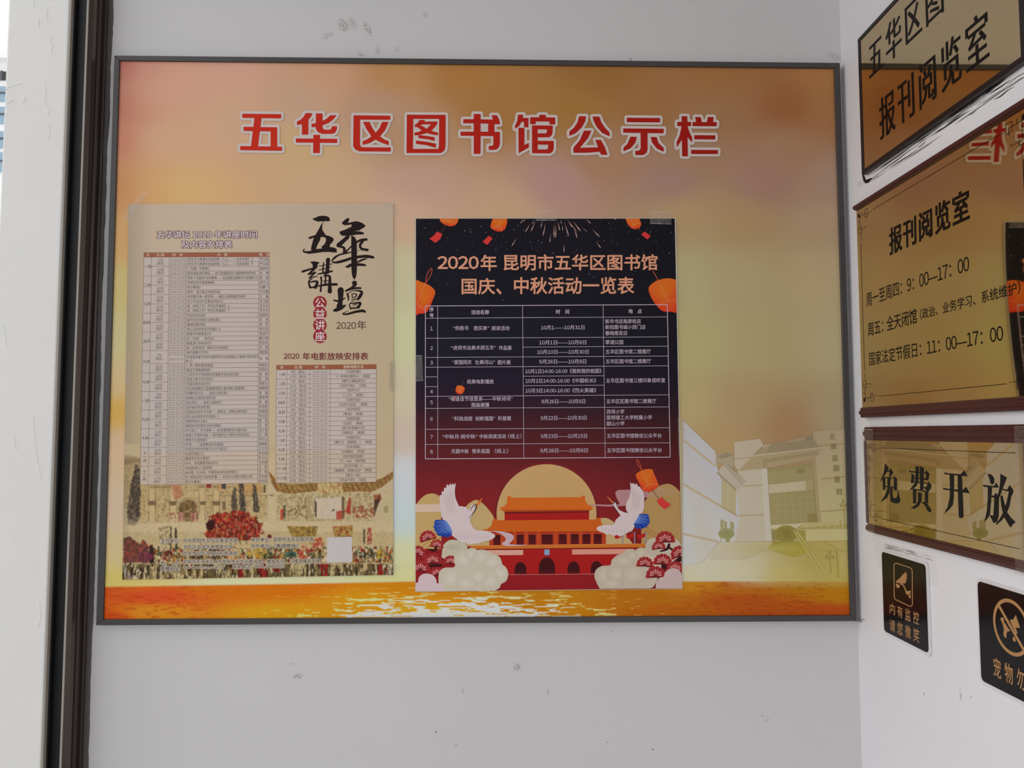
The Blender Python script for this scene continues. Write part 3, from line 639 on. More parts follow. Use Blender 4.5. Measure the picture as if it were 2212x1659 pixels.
    put(inpoly(x, y, [(1535, 345), (1745, 335), (1745, 500), (1540, 505)])*1., (178, 162, 140)); put(inpoly(x, y, [(1190, 330), (1240, 330), (1240, 500), (1185, 510)])*1., (178, 160, 120)); put(inpoly(x, y, [(2050, 330), (2130, 320), (2130, 510), (2040, 510)])*1., (172, 156, 118)); put((np.hypot((x-2083)/18, (y-430)/30) < 1)*1., (130, 112, 78), .7)
    for pts, cc in (([(1268, 430), (1290, 430), (1290, 510), (1268, 510)], (170, 38, 28)), ([(1290, 400), (1310, 400), (1306, 500), (1288, 500)], (40, 34, 30)), ([(1800, 330), (1812, 350), (1812, 470), (1770, 450)], (150, 42, 32)), ([(1530, 350), (1550, 380), (1548, 500), (1536, 480)], (60, 48, 38)), ([(1700, 445), (1770, 430), (1760, 505), (1700, 510)], (150, 56, 40)), ([(1990, 350), (2040, 350), (2010, 430), (1990, 500)], (62, 44, 36)), ([(1680, 420), (1690, 440), (1662, 445)], (40, 36, 32)), ([(1740, 330), (1760, 330), (1760, 500), (1745, 500)], (90, 74, 50)), ([(1480, 330), (1500, 330), (1500, 500), (1480, 500)], (150, 130, 90))):
        put(inpoly(x, y, pts)*1., cc, .9)
    put(((x > 1830) & (x < 1990) & (y > 400) & (y < 500) & (n1 > .5))*1., (130, 62, 44), .7); put(((x > 1280) & (x < 1480) & (y > 400) & (y < 500) & (n1 > .52))*1., (112, 98, 58), .7)
    # ragged upper fringe where walls fade into the beige
    # mist
    mist = np.exp(-((y-580)/60)**2); put(np.ones(len(x)), (182, 162, 126), 0) ; C[:] = C*(1-mist[:, None]*.85)+np.array([180, 160, 122])*(mist*.85)[:, None]
    below = np.clip((y-600)/50, 0, 1)
    # lower gardens
    base = np.array([168, 148, 108]); C[:] = C*(1-below[:, None])+base*below[:, None]
    pal = [((88, 74, 40), .50, 11), ((150, 132, 84), .52, 12), ((44, 36, 28), .58, 13), ((128, 34, 26), .62, 14), ((168, 110, 40), .64, 15), ((182, 166, 132), .60, 16), ((74, 82, 58), .64, 17)]
    dens = np.clip((y-640)/150, 0, 1)
    for cc, th, sd in pal:
        nn = N(sd, 16, 26, 3); put(((nn > th) & (nn < th+.3) & (y > 640) & (N(21, 30, 30) < dens*.9+.12))*1., cc, 1)
    keep = np.clip(1-dens-.15, 0, 1)*(y > 600)*1.; nk = (N(22, 40, 40) < .62)
    C[:] = np.where((keep*nk > .35)[:, None], base+8*(n2[:, None]-.5), C)
    for pts, c1, c2 in (([(60, 650), (110, 640), (190, 700), (210, 660), (250, 700), (250, 760), (280, 700), (300, 820), (280, 900), (60, 960)], (92, 58, 50), (140, 66, 50)), ([(262, 710), (285, 700), (300, 860), (270, 900), (255, 800)], (38, 28, 26), (60, 40, 34)), ([(330, 570), (420, 555), (430, 740), (340, 750)], (176, 158, 120), (130, 112, 76)), ([(420, 560), (432, 560), (430, 740), (420, 740)], (44, 38, 32), (60, 50, 40)), ([(455, 570), (470, 568), (475, 740), (460, 745)], (40, 34, 30), (60, 50, 40)), ([(1908, 580), (1922, 580), (1920, 700), (1908, 700)], (50, 44, 36), (60, 50, 40)), ([(1940, 570), (1970, 565), (1975, 700), (1935, 700)], (150, 60, 46), (176, 150, 120)), ([(1320, 560), (1560, 560), (1540, 640), (1360, 650)], (150, 122, 62), (120, 96, 40)), ([(1670, 560), (1830, 550), (1820, 660), (1690, 650)], (152, 128, 70), (150, 80, 44)), ([(1300, 770), (1340, 750), (1390, 755), (1395, 800), (1310, 800)], (70, 96, 78), (44, 50, 40)), ([(2010, 740), (2060, 735), (2060, 800), (2010, 810)], (168, 140, 50), (120, 96, 40))):
        m = inpoly(x+10*(n1-.5), y+10*(n3-.5), pts); put(m*1., c1); put(m*(n1 > .54), c2, .9); put(m*(n3 > .64), (40, 30, 26), .6)
    # red tree
    rr = np.hypot((x-910)/220, (y-590)/150)+.35*(n2-.5); m = (rr < 1) & (y < 670)
    put(m*1., (132, 38, 28)); put(m*(n1 > .52), (86, 26, 22), .9); put(m*(n1 < .40), (158, 52, 36), .8); put(m*(n3 > .66), (176, 150, 118), .6); put((m & (N(31, 22) > .66))*1., (160, 118, 48), .6)
    m = (np.hypot((x-730)/36, (y-555)/40) < 1+.4*(n1-.5)); put(m*1., (52, 24, 22)); put((np.hypot((x-1185)/18, (y-640)/20) < 1)*1., (90, 26, 24))
    for tx in (885, 925, 960, 1010): put(((np.abs(x-tx+6*np.sin(y*.05)) < 4) & (y > 590) & (y < 700))*1., (52, 40, 32), .8)
    for cx, cy2, rx, ry, cc in ((1450, 760, 45, 60, (160, 40, 32)), (1560, 690, 40, 50, (150, 44, 32)), (1080, 760, 60, 50, (168, 136, 46)), (620, 780, 60, 40, (52, 34, 28)), (780, 760, 90, 50, (70, 46, 32)), (1200, 800, 60, 40, (60, 64, 36)), (400, 780, 40, 40, (96, 34, 30)), (1950, 780, 90, 30, (48, 44, 36)), (230, 790, 50, 40, (110, 44, 66))):
        m = np.hypot((x-cx)/rx, (y-cy2)/ry) < 1+.9*(n1-.5); put(m*(n3 < .56), cc, .85)
    # reflections: vertical streaks below the bank
    rf = y > 845+10*(n2-.5); st = ns
    k2 = N(41, 60, 400); cc = np.where((k2 > .62)[:, None], [132, 34, 30], np.where((k2 > .5)[:, None], [116, 98, 60], np.where((k2 > .42)[:, None], [168, 148, 104], [96, 78, 48])))
    cc = cc*(1-.45*(st[:, None] > .56))+0; cc = np.where((N(43, 13, 46) > .70)[:, None], [184, 168, 136], cc); cc = np.where((N(44, 9, 30) > .68)[:, None], [34, 26, 24], cc)
    C[:] = np.where(rf[:, None], cc, C)
    put(((y > 840) & (y < 852) & (n1 > .4))*1., (176, 158, 122), .8)
    edge = np.clip((x-60)/50, .35, 1); C *= (1-(1-edge)*.12)[:, None]; C *= (1+(.14*N(77, 5, 9, 2)-.07)*np.clip((y+20)/120, 0, 1))[:, None]
    # soft blend at top of the picture
    a = np.clip((y+10)/60, 0, 1)[:, None]
    G0 = np.array([172, 154, 122.])
    C[:] = np.where(low[:, None], C*a+G0*(1-a), C)
    return np.clip(lin_a(C)/LB, 0, .93)
pr = Print(back, TOP+.0001)
pr.grid(0, 0, 1, 1, 12, 130, lambda u, v: painting(*Wl(np.stack([u, v*.66], 1)).T), lambda P: Wl(P*[1, .66]))
vt = .655
pr.l += 2e-5
def blurred(u, v):
    C = painting(*Wl(np.stack([u, vt+v*(1-vt)], 1)).T).reshape(240, 500, 3)
    for ax in (0, 1): C = .25*np.roll(C, 1, ax)+.5*C+.25*np.roll(C, -1, ax)
    return C.reshape(-1, 3)
pr.grid(0, 0, 1, 1, 500, 240, blurred, lambda P: Wl(np.stack([P[:, 0], vt+P[:, 1]*(1-vt)], 1)))
o = pr.build('printed_painting', lp)

# the two timetables
def bil(Q):
    A, B, C_, D_ = [np.array(q, float) for q in Q]
    return lambda u, v: tuple(A*(1-u)*(1-v)+B*u*(1-v)+C_*u*v+D_*(1-u)*v)
T1 = bil([(310.7, 545.7), (582, 545.2), (578.9, 1043.8), (302.8, 1047.5)])
CU = [0, .062, .204, .334, .918, 1.0]
months = '一月 二月 三月 四月 五月 六月 七月 八月 九月 十月 十一月 十二月'.split()
days = [(5, 19), (9, 23), (15, 29), (12, 26), (10, 24), (7, 21), (12, 26), (9, 23), (13, 27), (11, 25), (15, 29), (13, 27)]
ROWS = '''终生学习是通往自由的唯一入口——一生的护照》上|罗云威
终生学习是通往自由的唯一入口——一生的护照》下|罗云威
〈中庸〉的智慧》|徐昆林
崇尚英雄·精忠报国——关于加强爱国主义国防教育的思考》|刘　辉
领会十九届四中全会精神——注目国家治理体系与治国能力》|高　旗
传统文化与革新精神》|郑千山
老子解读》|石鹏飞
家风，孩子真正的起跑线》|付志疆
如何像法律一样思考——兼论法律思维的培养》|王　鑫
孙子兵法对人生事业的启示》|李卫国
从〈神灵之手〉传承红色基因》上|李文云
从〈神灵之手〉传承红色基因》下|李文云
抗战中的云南》|段国庆
城市生活中常见法律问题》|吕　涛
春城花都昆明》|周　忻
停止运动损伤系列讲座》8|李红彪
影像中的教育启示》|金波平
学〈论语〉　悟人生》|戴大明
新能源与未来出行》|宛宗达
从〈流浪地球〉看科幻片的发展》|刘　辉
家风家教代代传》|胡绍祖
中国连环画艺术在中国传统文化和爱国主义教育中的作用与|郑　鼎
一带一路的黄金通道》|林超民
南诏王室族源探秘》|宋炳龙
习近平关于党的建设的重要论述及其实践》|高　旗
母语习得与文化自信》|张　漠
中国古典诗词创作》|周振文
全生命周期的口腔健康管理之备孕期口腔管理》|黄春明
升腾的亚马孙——金砖之国巴西》|金　磊
朱德在云南陆军讲武堂》|曹楚坤
彩虹新生——金砖之国南非》|金　磊
连环画的阅读价值》|徐昆林
云南走出的外交大使——萧崇业、杨枪出使琉球》|朱端强
停止运动损伤系列讲座》9|李红彪
昆明本是水云乡》|雷　强
典型经济犯罪的识别与预防》|吕　涛
不忘初心，牢记使命——从苦难辉煌到大国泱泱》|金子强
英雄之师·强军利器——新中国成立70周年大阅兵综述》|刘　辉
敦煌文化面面谈》|郑千山
环境——儿童健康成长的摇篮》|胡梅影
中国古代的生命意识与元气观念》|王卫东
话说护国起义》|李永顺
翻译学中的对等性》|陈子弘
女人，家庭重要的粘合剂》|付志疆
诗画融通与儿童美育》|王　新
从电影〈无人机〉中推测未来的战争模式》|刘　辉
努力提高自驾外出旅游质量——与驴友分享国外旅游心得》|李永顺
楚文化趣谈》|赵佳聪'''.split('\n')
hts = [9.8]+[10.07]*48; hts[22] = 17.6; VV = np.concatenate([[0], np.cumsum(hts)]); VV = VV/VV[-1]
INKC = (78, 68, 66); LNC = (112, 96, 86)
pc = Print(back, TOP+.00018, 1e-6); pl = Print(back, TOP+.00026, 1e-7); pt = Print(back, TOP+.00032, 1e-7)
def cell(T, u0, v0, u1, v1, c, p=None): (p or pc).poly([T(u0, v0), T(u1, v0), T(u1, v1), T(u0, v1)], c)
for i in range(48):
    t = i/48; lim = (172-2*t, 160-1*t, 154) if VV[i+1] < .84 else (174, 158, 142)
    cell(T1, 0, VV[i+1], 1, VV[i+2], lim)
cell(T1, 0, 0, 1, VV[1], (138, 84, 62))
def hl(T, v, u0, u1, p, wd=.8, c=LNC): p.line(T(u0, v), T(u1, v), wd, c)
def vl(T, u, v0, v1, p, wd=.8, c=LNC): p.line(T(u, v0), T(u, v1), wd, c)
for i in range(49):
    if i == 48 or i % 4 == 0: hl(T1, VV[i+1], 0, 1, pl)
    elif i % 2 == 0: hl(T1, VV[i+1], CU[1], 1, pl)
    else: hl(T1, VV[i+1], CU[2], 1, pl)
for u in CU: vl(T1, u, 0, 1, pl)
hl(T1, 0, 0, 1, pl)
def tx(T, s, u, v, size, align='c', sx=1., c=INKC, p=None, bold=0.0, q=1):
    a = T(u, v); b_ = T(u+.05, v); sl = (b_[1]-a[1])/(b_[0]-a[0])
    (p or pt).textc(s, a[0], a[1], size, c, bold, align, sx, slope=sl, q=q)
for s_, u in (('月', (CU[0]+CU[1])/2), ('日/周', (CU[1]+CU[2])/2), ('时　间', (CU[2]+CU[3])/2), ('内　容', (CU[3]+CU[4])/2), ('教　师', (CU[4]+CU[5])/2)):
    tx(T1, s_, u, VV[1]/2, 6.6, c=(190, 165, 150), bold=.02)
for k in range(12):
    v = (VV[1+4*k]+VV[5+4*k])/2; u = CU[1]/2
    if k < 10: tx(T1, months[k], u, v, 7.0, bold=.015)
    else:
        for j, ch in enumerate(months[k]): tx(T1, ch, u, v+(j-1)*.0165, 7.0, bold=.015)
    for d in range(2):
        v = (VV[1+4*k+2*d]+VV[3+4*k+2*d])/2; u = (CU[1]+CU[2])/2
        tx(T1, '%d日' % days[k][d], u, v-.0075, 6.4); tx(T1, '（周日）', u, v+.0075, 6.4, sx=.86)
for i, r in enumerate(ROWS):
    v = (VV[i+1]+VV[i+2])/2; t_, nm = r.split('|')
    tx(T1, ('09:30-11:30', '14:30-17:00')[i % 2], (CU[2]+CU[3])/2, v, 6.4, sx=.80, c=(98, 88, 84))
    if i == 21:
        tx(T1, '《'+t_, CU[3]+.008, v-.0075, 6.4, 'l', .84); tx(T1, '意义》', CU[3]+.008, v+.0085, 6.4, 'l', .9)
    else: tx(T1, '《'+t_, CU[3]+.008, v, 6.4, 'l', .80 if len(t_) > 25 else .86)
    tx(T1, nm, (CU[4]+CU[5])/2, v, 6.4, sx=.9)
o = pc.build('table_ground', lp); o['kind'] = 'stuff'
o = pl.build('table_rules', lp); o['kind'] = 'stuff'
o = pt.build('table_lettering', lp); o['kind'] = 'stuff'

T2 = bil([(597.4, 788.6), (813.1, 786.9), (812.5, 1041), (595.9, 1043.3)])
C2 = [0, .103, .3345, .5385, 1.0]; h2 = .0405
FILM = '''3|为国而歌》
17|一条狗的使命2》（美国）
7|哪吒之魔童降世》
21|无所不能》（印度）
13|老师·好》
27|二凤》（越南）
10|决胜时刻》
24|决战中途岛》（美国）
8|流浪地球》
22|春逝》（韩国）
5|鼠胆英雄》
19|狂怒》（美国）
10|我们的青春岁月》
24|军舰岛》（韩国）
7|中国机长》
21|狮子王（真狮版）》（美国）
11|烈火英雄》
25|无痛侠》（印度）
9|我和我的祖国》
23|T—34》（俄罗斯）
13|反贪风暴》4
27|蜘蛛侠：英雄远征》（美国）
11|最长一枪》
25|何以为家》（法国）'''.split('\n')
pc = Print(back, TOP+.00018, 1e-6); pl = Print(back, TOP+.00026, 1e-7); pt = Print(back, TOP+.00032, 1e-7)
rv = [h2+(1-h2)*i/24 for i in range(25)]
for i in range(24): cell(T2, 0, rv[i], 1, rv[i+1], (174, 162, 156) if i < 17 else (174, 158, 142))
cell(T2, 0, 0, 1, h2, (136, 80, 56))
for i in range(25): hl(T2, rv[i], 0 if i % 2 == 0 else C2[1], 1, pl)
for u in C2: vl(T2, u, 0, 1, pl)
for s_, u in (('月', C2[1]/2), ('日/周', (C2[1]+C2[2])/2), ('时　间', (C2[2]+C2[3])/2), ('放映电影片名', (C2[3]+1)/2)): tx(T2, s_, u, h2/2, 6.6, c=(200, 178, 160), bold=.02)
for i, r in enumerate(FILM):
    d, t_ = r.split('|'); v = (rv[i]+rv[i+1])/2
    if i % 2 == 0: tx(T2, months[i//2], C2[1]/2, rv[i+1], 6.8, sx=1. if i < 20 else .9, bold=.015)
    tx(T2, d+'日（周五）', (C2[1]+C2[2])/2, v, 6.4, sx=.95); tx(T2, '09:30-11:30', (C2[2]+C2[3])/2, v, 6.4, sx=.82, c=(98, 88, 84)); tx(T2, '《'+t_, (C2[3]+1)/2, v, 6.4, sx=.9)
o = pc.build('table_ground', lp); o['kind'] = 'stuff'
o = pl.build('table_rules', lp); o['kind'] = 'stuff'
o = pt.build('table_lettering', lp); o['kind'] = 'stuff'

def quad(x0, y0, x1, y1, dy=0): return [(x0, y0), (x1, y0+dy), (x1, y1+dy), (x0, y1)]
pt = Print(back, TOP+.0003, 1e-7)
pt.text('五华讲坛', quad(338.6, 499, 410, 515.2, -.3), (200, 180, 182), .03, outline=1.2, oc=(88, 56, 58))
pt.text('2020', quad(416.5, 500, 458, 513.4), (200, 180, 182), .03, outline=1.2, oc=(88, 56, 58))
pt.text('年讲座时间', quad(463.5, 498.5, 555.5, 514.6), (200, 180, 182), .03, outline=1.2, oc=(88, 56, 58))
pt.text('及内容安排表', quad(391.5, 519.6, 501.5, 536), (200, 180, 182), .03, outline=1.2, oc=(88, 56, 58))
o = pt.build('timetable_heading', lp); o['kind'] = 'stuff'
pt = Print(back, TOP+.0003, 1e-7)
pt.text('2020', quad(612.6, 763.5, 647, 775.4), (96, 34, 40), .03); pt.text('年电影放映安排表', quad(653.5, 761.8, 795.5, 778, -.5), (96, 34, 40), .03)
pt.text('2020', quad(726.4, 695.5, 769, 710.6), (52, 36, 34)); pt.text('年', quad(771.5, 693, 791.2, 711.8), (52, 36, 34))
o = pt.build('film_heading', lp); o['kind'] = 'stuff'
pt = Print(back, TOP+.0003, 1e-7)
HL = dict(bold=.02, outline=.9, oc=(186, 174, 156)); KC = (34, 26, 28)
D8 = TR(250, 980, 3.568)
for s_, x0, y0, x1, y1 in (('主办单位：', 346, 655, 500, 690), ('中共昆明市五华区委宣传部', 520, 652, 940, 688), ('五华区文学艺术界联合会', 520, 703, 903, 738), ('昆明市五华区文化和旅游局', 520, 752, 935, 786), ('承办单位：', 1042, 645, 1195, 680), ('昆明市五华区图书馆', 1216, 643, 1522, 680), ('协办单位：', 1042, 695, 1195, 729), ('《春城晚报》', 1218, 693, 1408, 728),
                          ('地', 345, 828, 378, 860), ('点：', 450, 826, 497, 860), ('昆明市东寺街114号昆明市五华区图书馆一楼报告厅', 520, 816, 1300, 852), ('三楼音像视听室', 1340, 810, 1577, 845), ('直播网址：', 345, 868, 500, 904), ('www.whtsg.org.cn', 520, 866, 830, 894), ('联系电话：', 900, 858, 1050, 890), ('0871-64150355', 1072, 853, 1303, 882)):
    (a, b_), (c, d) = D8([(x0, y0), (x1, y1)]); pt.text(s_, quad(a, b_, c, d, -.8 if x1-x0 > 300 else 0), KC, **HL)
o = pt.build('organiser_lettering', lp); o['kind'] = 'stuff'
pt = Print(back, TOP+.0003, 2e-6)
pt.poly(D8([(1628, 645), (1820, 640), (1824, 836), (1628, 840)]), (176, 170, 168)); pt.build('blank_square', lp)

# brush calligraphy, drawn stroke by stroke
KA, KB = TR(640, 455, 10.705), TR(640, 550, 11.06); BK = (30, 20, 20)
def ks(pr_, T, s, strokes):
    for st in strokes: pr_.stroke([(*T([(a, b_)])[0], w_/s) for a, b_, w_ in st], BK)
pk = Print(back, TOP+.0003, 1e-6)
pk.poly(KA(smooth([(375, 190), (450, 160), (530, 125), (620, 118), (710, 130), (765, 165), (775, 210), (760, 245), (650, 242), (560, 250), (470, 245)], 3)), BK)
for pts in ([(640, 240), (615, 290), (600, 340), (600, 440), (560, 500), (540, 380), (570, 330), (600, 290), (625, 240)], [(600, 440), (680, 565), (640, 610), (565, 610), (500, 640), (410, 620), (440, 565), (560, 360)],
            [(265, 630), (330, 595), (440, 565), (470, 600), (410, 620), (320, 660)], [(410, 600), (565, 605), (550, 680), (490, 790), (455, 890), (440, 950), (345, 950), (340, 860), (370, 750)],
            [(640, 560), (680, 565), (790, 595), (860, 640), (865, 680), (820, 750), (790, 770), (770, 840), (760, 920), (640, 930), (600, 875), (580, 830), (640, 790), (680, 720), (685, 640), (625, 602)],
            [(140, 935), (170, 890), (215, 865), (185, 905), (190, 940), (350, 930), (455, 890), (600, 875), (770, 840), (860, 850), (945, 890), (925, 915), (950, 960), (900, 970), (760, 955), (600, 960), (430, 985), (300, 1000), (180, 975)]):
    pk.poly(KA(pts), BK)
pk.build('calligraphy_character', lp)
pk = Print(back, TOP+.0003, 1e-6)
pk.poly(KA([(1205, 165), (1230, 190), (1195, 290), (1290, 260), (1400, 245), (1520, 280), (1600, 345), (1580, 380), (1450, 460), (1330, 475), (1470, 478), (1560, 505), (1565, 550), (1400, 555), (1200, 585), (1060, 580), (1010, 540), (1000, 485), (1130, 440), (1275, 370), (1280, 320), (1130, 340), (1060, 310), (1060, 270), (1130, 205)]), BK)
ks(pk, KA, 10.705, [[(1190, 610, 90), (1090, 700, 90), (980, 800, 110)], [(960, 820, 50), (1100, 860, 60), (1110, 970, 70)], [(1110, 985, 50), (1200, 900, 34), (1275, 820, 30)], [(1280, 960, 20), (1150, 985, 38), (1000, 1020, 38), (890, 1085, 48), (830, 1160, 28), (880, 1198, 42), (1020, 1180, 62), (1280, 1100, 62)],
    [(1290, 600, 50), (1330, 700, 120), (1338, 1000, 130), (1338, 1300, 130), (1340, 1500, 96), (1342, 1590, 12)], [(1400, 725, 50), (1500, 680, 56), (1620, 668, 62)], [(1540, 700, 60), (1475, 800, 60), (1510, 880, 55), (1645, 910, 62)], [(1400, 922, 8), (1520, 915, 10)], [(1390, 1075, 60), (1600, 1055, 70), (1750, 1075, 66), (1790, 1085, 40)], [(1630, 1105, 26), (1500, 1150, 46), (1395, 1205, 26)], [(1140, 1300, 20), (1200, 1290, 66), (1290, 1250, 66), (1500, 1250, 60), (1590, 1262, 48)]])
pk.build('calligraphy_character', lp)
pk = Print(back, TOP+.0003, 1e-6)
ks(pk, KB, 11.06, [[(370, 190, 30), (440, 230, 120), (440, 300, 110), (400, 335, 50)], [(350, 185, 30), (430, 190, 60), (520, 200, 50)], [(150, 405, 55), (260, 370, 48), (400, 330, 40)], [(420, 350, 60), (290, 470, 35)], [(290, 478, 30), (450, 428, 50)], [(450, 430, 40), (310, 560, 35)], [(310, 560, 30), (500, 515, 22)], [(380, 570, 20), (300, 640, 40), (330, 790, 50)], [(330, 655, 30), (500, 645, 55), (460, 780, 80)], [(345, 785, 36), (470, 775, 50)],
    [(760, 125, 105), (750, 250, 84), (740, 420, 96)], [(655, 190, 26), (640, 300, 34), (640, 420, 40)], [(545, 275, 18), (850, 222, 24)], [(540, 370, 20), (820, 296, 20)], [(515, 465, 28), (700, 430, 46), (855, 395, 44)], [(690, 450, 60), (700, 560, 36), (690, 700, 44)], [(590, 545, 50), (600, 650, 36), (580, 875, 46)], [(650, 515, 20), (790, 515, 56), (800, 700, 76), (800, 880, 105)], [(535, 750, 38), (750, 715, 56), (960, 712, 64)], [(640, 632, 20), (800, 620, 20)]])
pk.build('calligraphy_character', lp)
pk = Print(back, TOP+.0003, 1e-6)
ks(pk, KB, 11.06, [[(1060, 850, 150), (1060, 1000, 125), (1050, 1150, 110), (1030, 1230, 140)], [(900, 1090, 38), (1040, 1112, 48), (1160, 1035, 26)], [(1175, 1212, 30), (1080, 1260, 100), (960, 1320, 90), (900, 1335, 50)], [(1390, 680, 120), (1400, 720, 84), (1330, 785, 50), (1190, 865, 50)], [(1180, 868, 38), (1380, 805, 50), (1535, 800, 46)], [(1245, 1105, 18), (1240, 1000, 48), (1215, 935, 36)], [(1240, 930, 20), (1360, 862, 20), (1560, 885, 56), (1520, 1000, 76), (1470, 1065, 56)], [(1330, 950, 22), (1340, 1030, 28)], [(1320, 942, 18), (1430, 940, 28), (1420, 1005, 28), (1345, 1030, 18)], [(1315, 1080, 20), (1440, 1060, 25)], [(1400, 1090, 10), (1275, 1180, 24), (1300, 1295, 38)], [(1290, 1172, 14), (1525, 1152, 54), (1480, 1250, 66)], [(1300, 1288, 36), (1500, 1265, 40)], [(1340, 1192, 12), (1440, 1185, 20)], [(1345, 1238, 10), (1430, 1190, 15)], [(1250, 1340, 8), (1115, 1408, 28), (1200, 1425, 44), (1400, 1370, 58), (1580, 1342, 66), (1635, 1365, 56)]])
pk.build('calligraphy_character', lp)
for ch, y in zip('公益讲座', (654, 678, 702.3, 726.7)):
    pk = Print(back, TOP+.00022+y*2e-7, 1e-6); pk.disc(691.1, y, 14.6, (132, 36, 40), n=40); rd = pk.build('red_disc', lp)
    pk = Print(back, TOP+.00042, 1e-7); pk.text(ch, quad(680.6, y-10.6, 701.8, y+10.6), (196, 176, 176), .028); o = pk.build('disc_character', rd); o['kind'] = 'stuff'

# ------------------------------------------------------------------ activity poster (right)
AP = [(898.4, 472.2), (1457.6, 472), (1473.8, 1271), (897.9, 1277.6)]
AL = LS+.0024
p0 = back([(1186, 1275)])[0]; p0[1] = WALL_Y-AL
ap = thing('activity_poster', p0, 'dark festival activity poster with lanterns and palace gate, right of the beige lecture poster', 'poster')
Wa = warpq(AP); b = MB(); sheet(b, warpq([(897, 471.2), (1459.6, 471), (1474.6, 1271.8), (897, 1278.4)]), AL, col((185, 180, 172))); b.build('sheet', MAT['ink'], ap, recalc=False)
TA = AL+PAP
def clampA(P):
    P = P.copy(); t = (P[:, 1]-472)/800
    xl = 898.4-.5*t; xr = 1457.6+16.2*t; P[:, 0] = np.clip(P[:, 0], xl, xr)
    u = (P[:, 0]-898)/568; P[:, 1] = np.clip(P[:, 1], 472, 1277.6-6.6*u); return P
_pc = [0]
def PA(k, step=2e-6):
    _pc[0] += 1; return Print(back, TA+k*3.2e-5+(_pc[0] % 61)*.45e-6, step, clampA)
KY = np.array([472, 650, 760, 830, 870, 905, 950, 990, 1050, 1120, 1280]); KC_ = np.array([(20, 18, 26), (22, 20, 30), (24, 22, 34), (30, 22, 38), (42, 24, 36), (60, 26, 34), (78, 28, 32), (92, 28, 32), (116, 30, 34), (132, 30, 32), (134, 24, 28)], float)
def poster_col(x, y):
    c = np.stack([np.interp(y, KY, KC_[:, i]) for i in range(3)], 1); r = 1-.16*np.clip((x-1250)/220, 0, 1)-.05; return np.clip(lin_a(c*r[:, None])/LB, .004, .9)
pa = PA(10); pa.grid(0, 0, 1, 1, 16, 120, lambda u, v: poster_col(*Wa(np.stack([u, v], 1)).T), Wa); pa.build('printed_ground', ap)
E5, F5, G5, H5 = TR(890, 460, 3.749), TR(890, 980, 5.35), TR(1180, 980, 5.352), TR(890, 650, 4.741)
# stars
rnd = random.Random(11); pa = PA(12, 1e-8)
for k in range(330):
    x = rnd.uniform(900, 1456); y = 474+abs(rnd.gauss(0, 75)); 
    if y > 655: continue
    r = rnd.choice((.28, .35, .45, .75)) if rnd.random() < .9 else 1.0; c = rnd.randint(70, 150); pa.disc(x, y, r, (c, c, c+8), n=6)
for k in range(120):                              # faint dotted trails
    a = rnd.choice(((905, 560, 60), (1000, 545, 50), (935, 600, 40), (1330, 545, 50), (1060, 650, 50), (950, 520, 60)))
    pa.disc(a[0]+rnd.gauss(0, a[2]*.5), a[1]+rnd.gauss(0, 9), .25, (120, 116, 120), n=5)
o = pa.build('stars', ap); o['kind'] = 'stuff'
pa = PA(14, 2e-7)
for a, b_, w_ in (((905, 45), (880, 85), 8), ((925, 45), (900, 70), 6), ((1005, 60), (962, 150), 9), ((965, 75), (915, 160), 7), ((990, 50), (975, 90), 5), ((1085, 70), (1060, 190), 9), ((1062, 55), (1040, 117), 7), ((1121, 170), (1116, 240), 8), ((1148, 80), (1152, 205), 9), ((1165, 75), (1165, 205), 8), ((1180, 60), (1197, 145), 8), ((1215, 90), (1221, 145), 6), ((1205, 50), (1210, 90), 6), ((1230, 60), (1270, 190), 9), ((1255, 50), (1300, 120), 8), ((1275, 60), (1335, 160), 6),
                 ((1300, 60), (1367, 150), 10), ((1310, 130), (1340, 205), 7), ((1322, 150), (1334, 180), 5), ((1400, 42), (1450, 87), 8), ((1365, 105), (1420, 155), 3), ((1455, 125), (1520, 195), 9), ((1485, 225), (1530, 285), 8), ((852, 198), (806, 270), 8), ((1228, 245), (1232, 320), 8), ((1632, 42), (1655, 56), 6), ((1065, 150), (1080, 100), 4), ((1130, 45), (1132, 62), 4)):
    (x1, y1), (x2, y2) = E5([a, b_]); d = np.array([x2-x1, y2-y1]); n_ = np.array([-d[1], d[0]])/np.hypot(*d)*w_/3.749/2; p1 = np.array([x1, y1]); 
    m_ = p1+d*.75; e_ = p1+d
    pa.poly([tuple(p1), tuple(m_+n_*.8), tuple(e_), tuple(m_-n_*.8)], [(90, 66, 62), (190, 150, 138), (206, 172, 160), (190, 150, 138)])
o = pa.build('firework_rays', ap); o['kind'] = 'stuff'

# sky shapes: moon, hills
pa = PA(13); pa.disc(1180.6, 1110.6, 113, (140, 48, 42), 113, 64, (104, 28, 32)); pa.build('moon_glow', ap)
pa = PA(16); pa.disc(1180.6, 1110.6, 107.8, (172, 138, 90), 107.8, 72, (176, 142, 94)); pa.build('full_moon', ap)
for k, (T, pts, c) in enumerate(((F5, [(42, 592), (100, 520), (160, 475), (230, 460), (290, 475), (335, 520), (340, 1100), (42, 1100)], (172, 144, 92)), (F5, [(560, 690), (650, 580), (730, 535), (800, 560), (880, 640), (950, 750), (960, 900), (900, 1070), (640, 1070), (560, 1000)], (172, 146, 98)),
                               (G5, [(1100, 620), (1200, 450), (1290, 380), (1400, 348), (1480, 375), (1545, 440), (1560, 1100), (1100, 1100)], (158, 126, 78)), (G5, [(570, 760), (630, 745), (700, 745), (780, 790), (900, 900), (1000, 1045), (570, 1045)], (172, 146, 102)))):
    pa = PA(15); pa.poly(smooth(T(pts), 4) if False else T(pts[:1])+smooth(T(pts[1:-2]), 4, False)+T(pts[-2:]), c); pa.build('hill', ap)
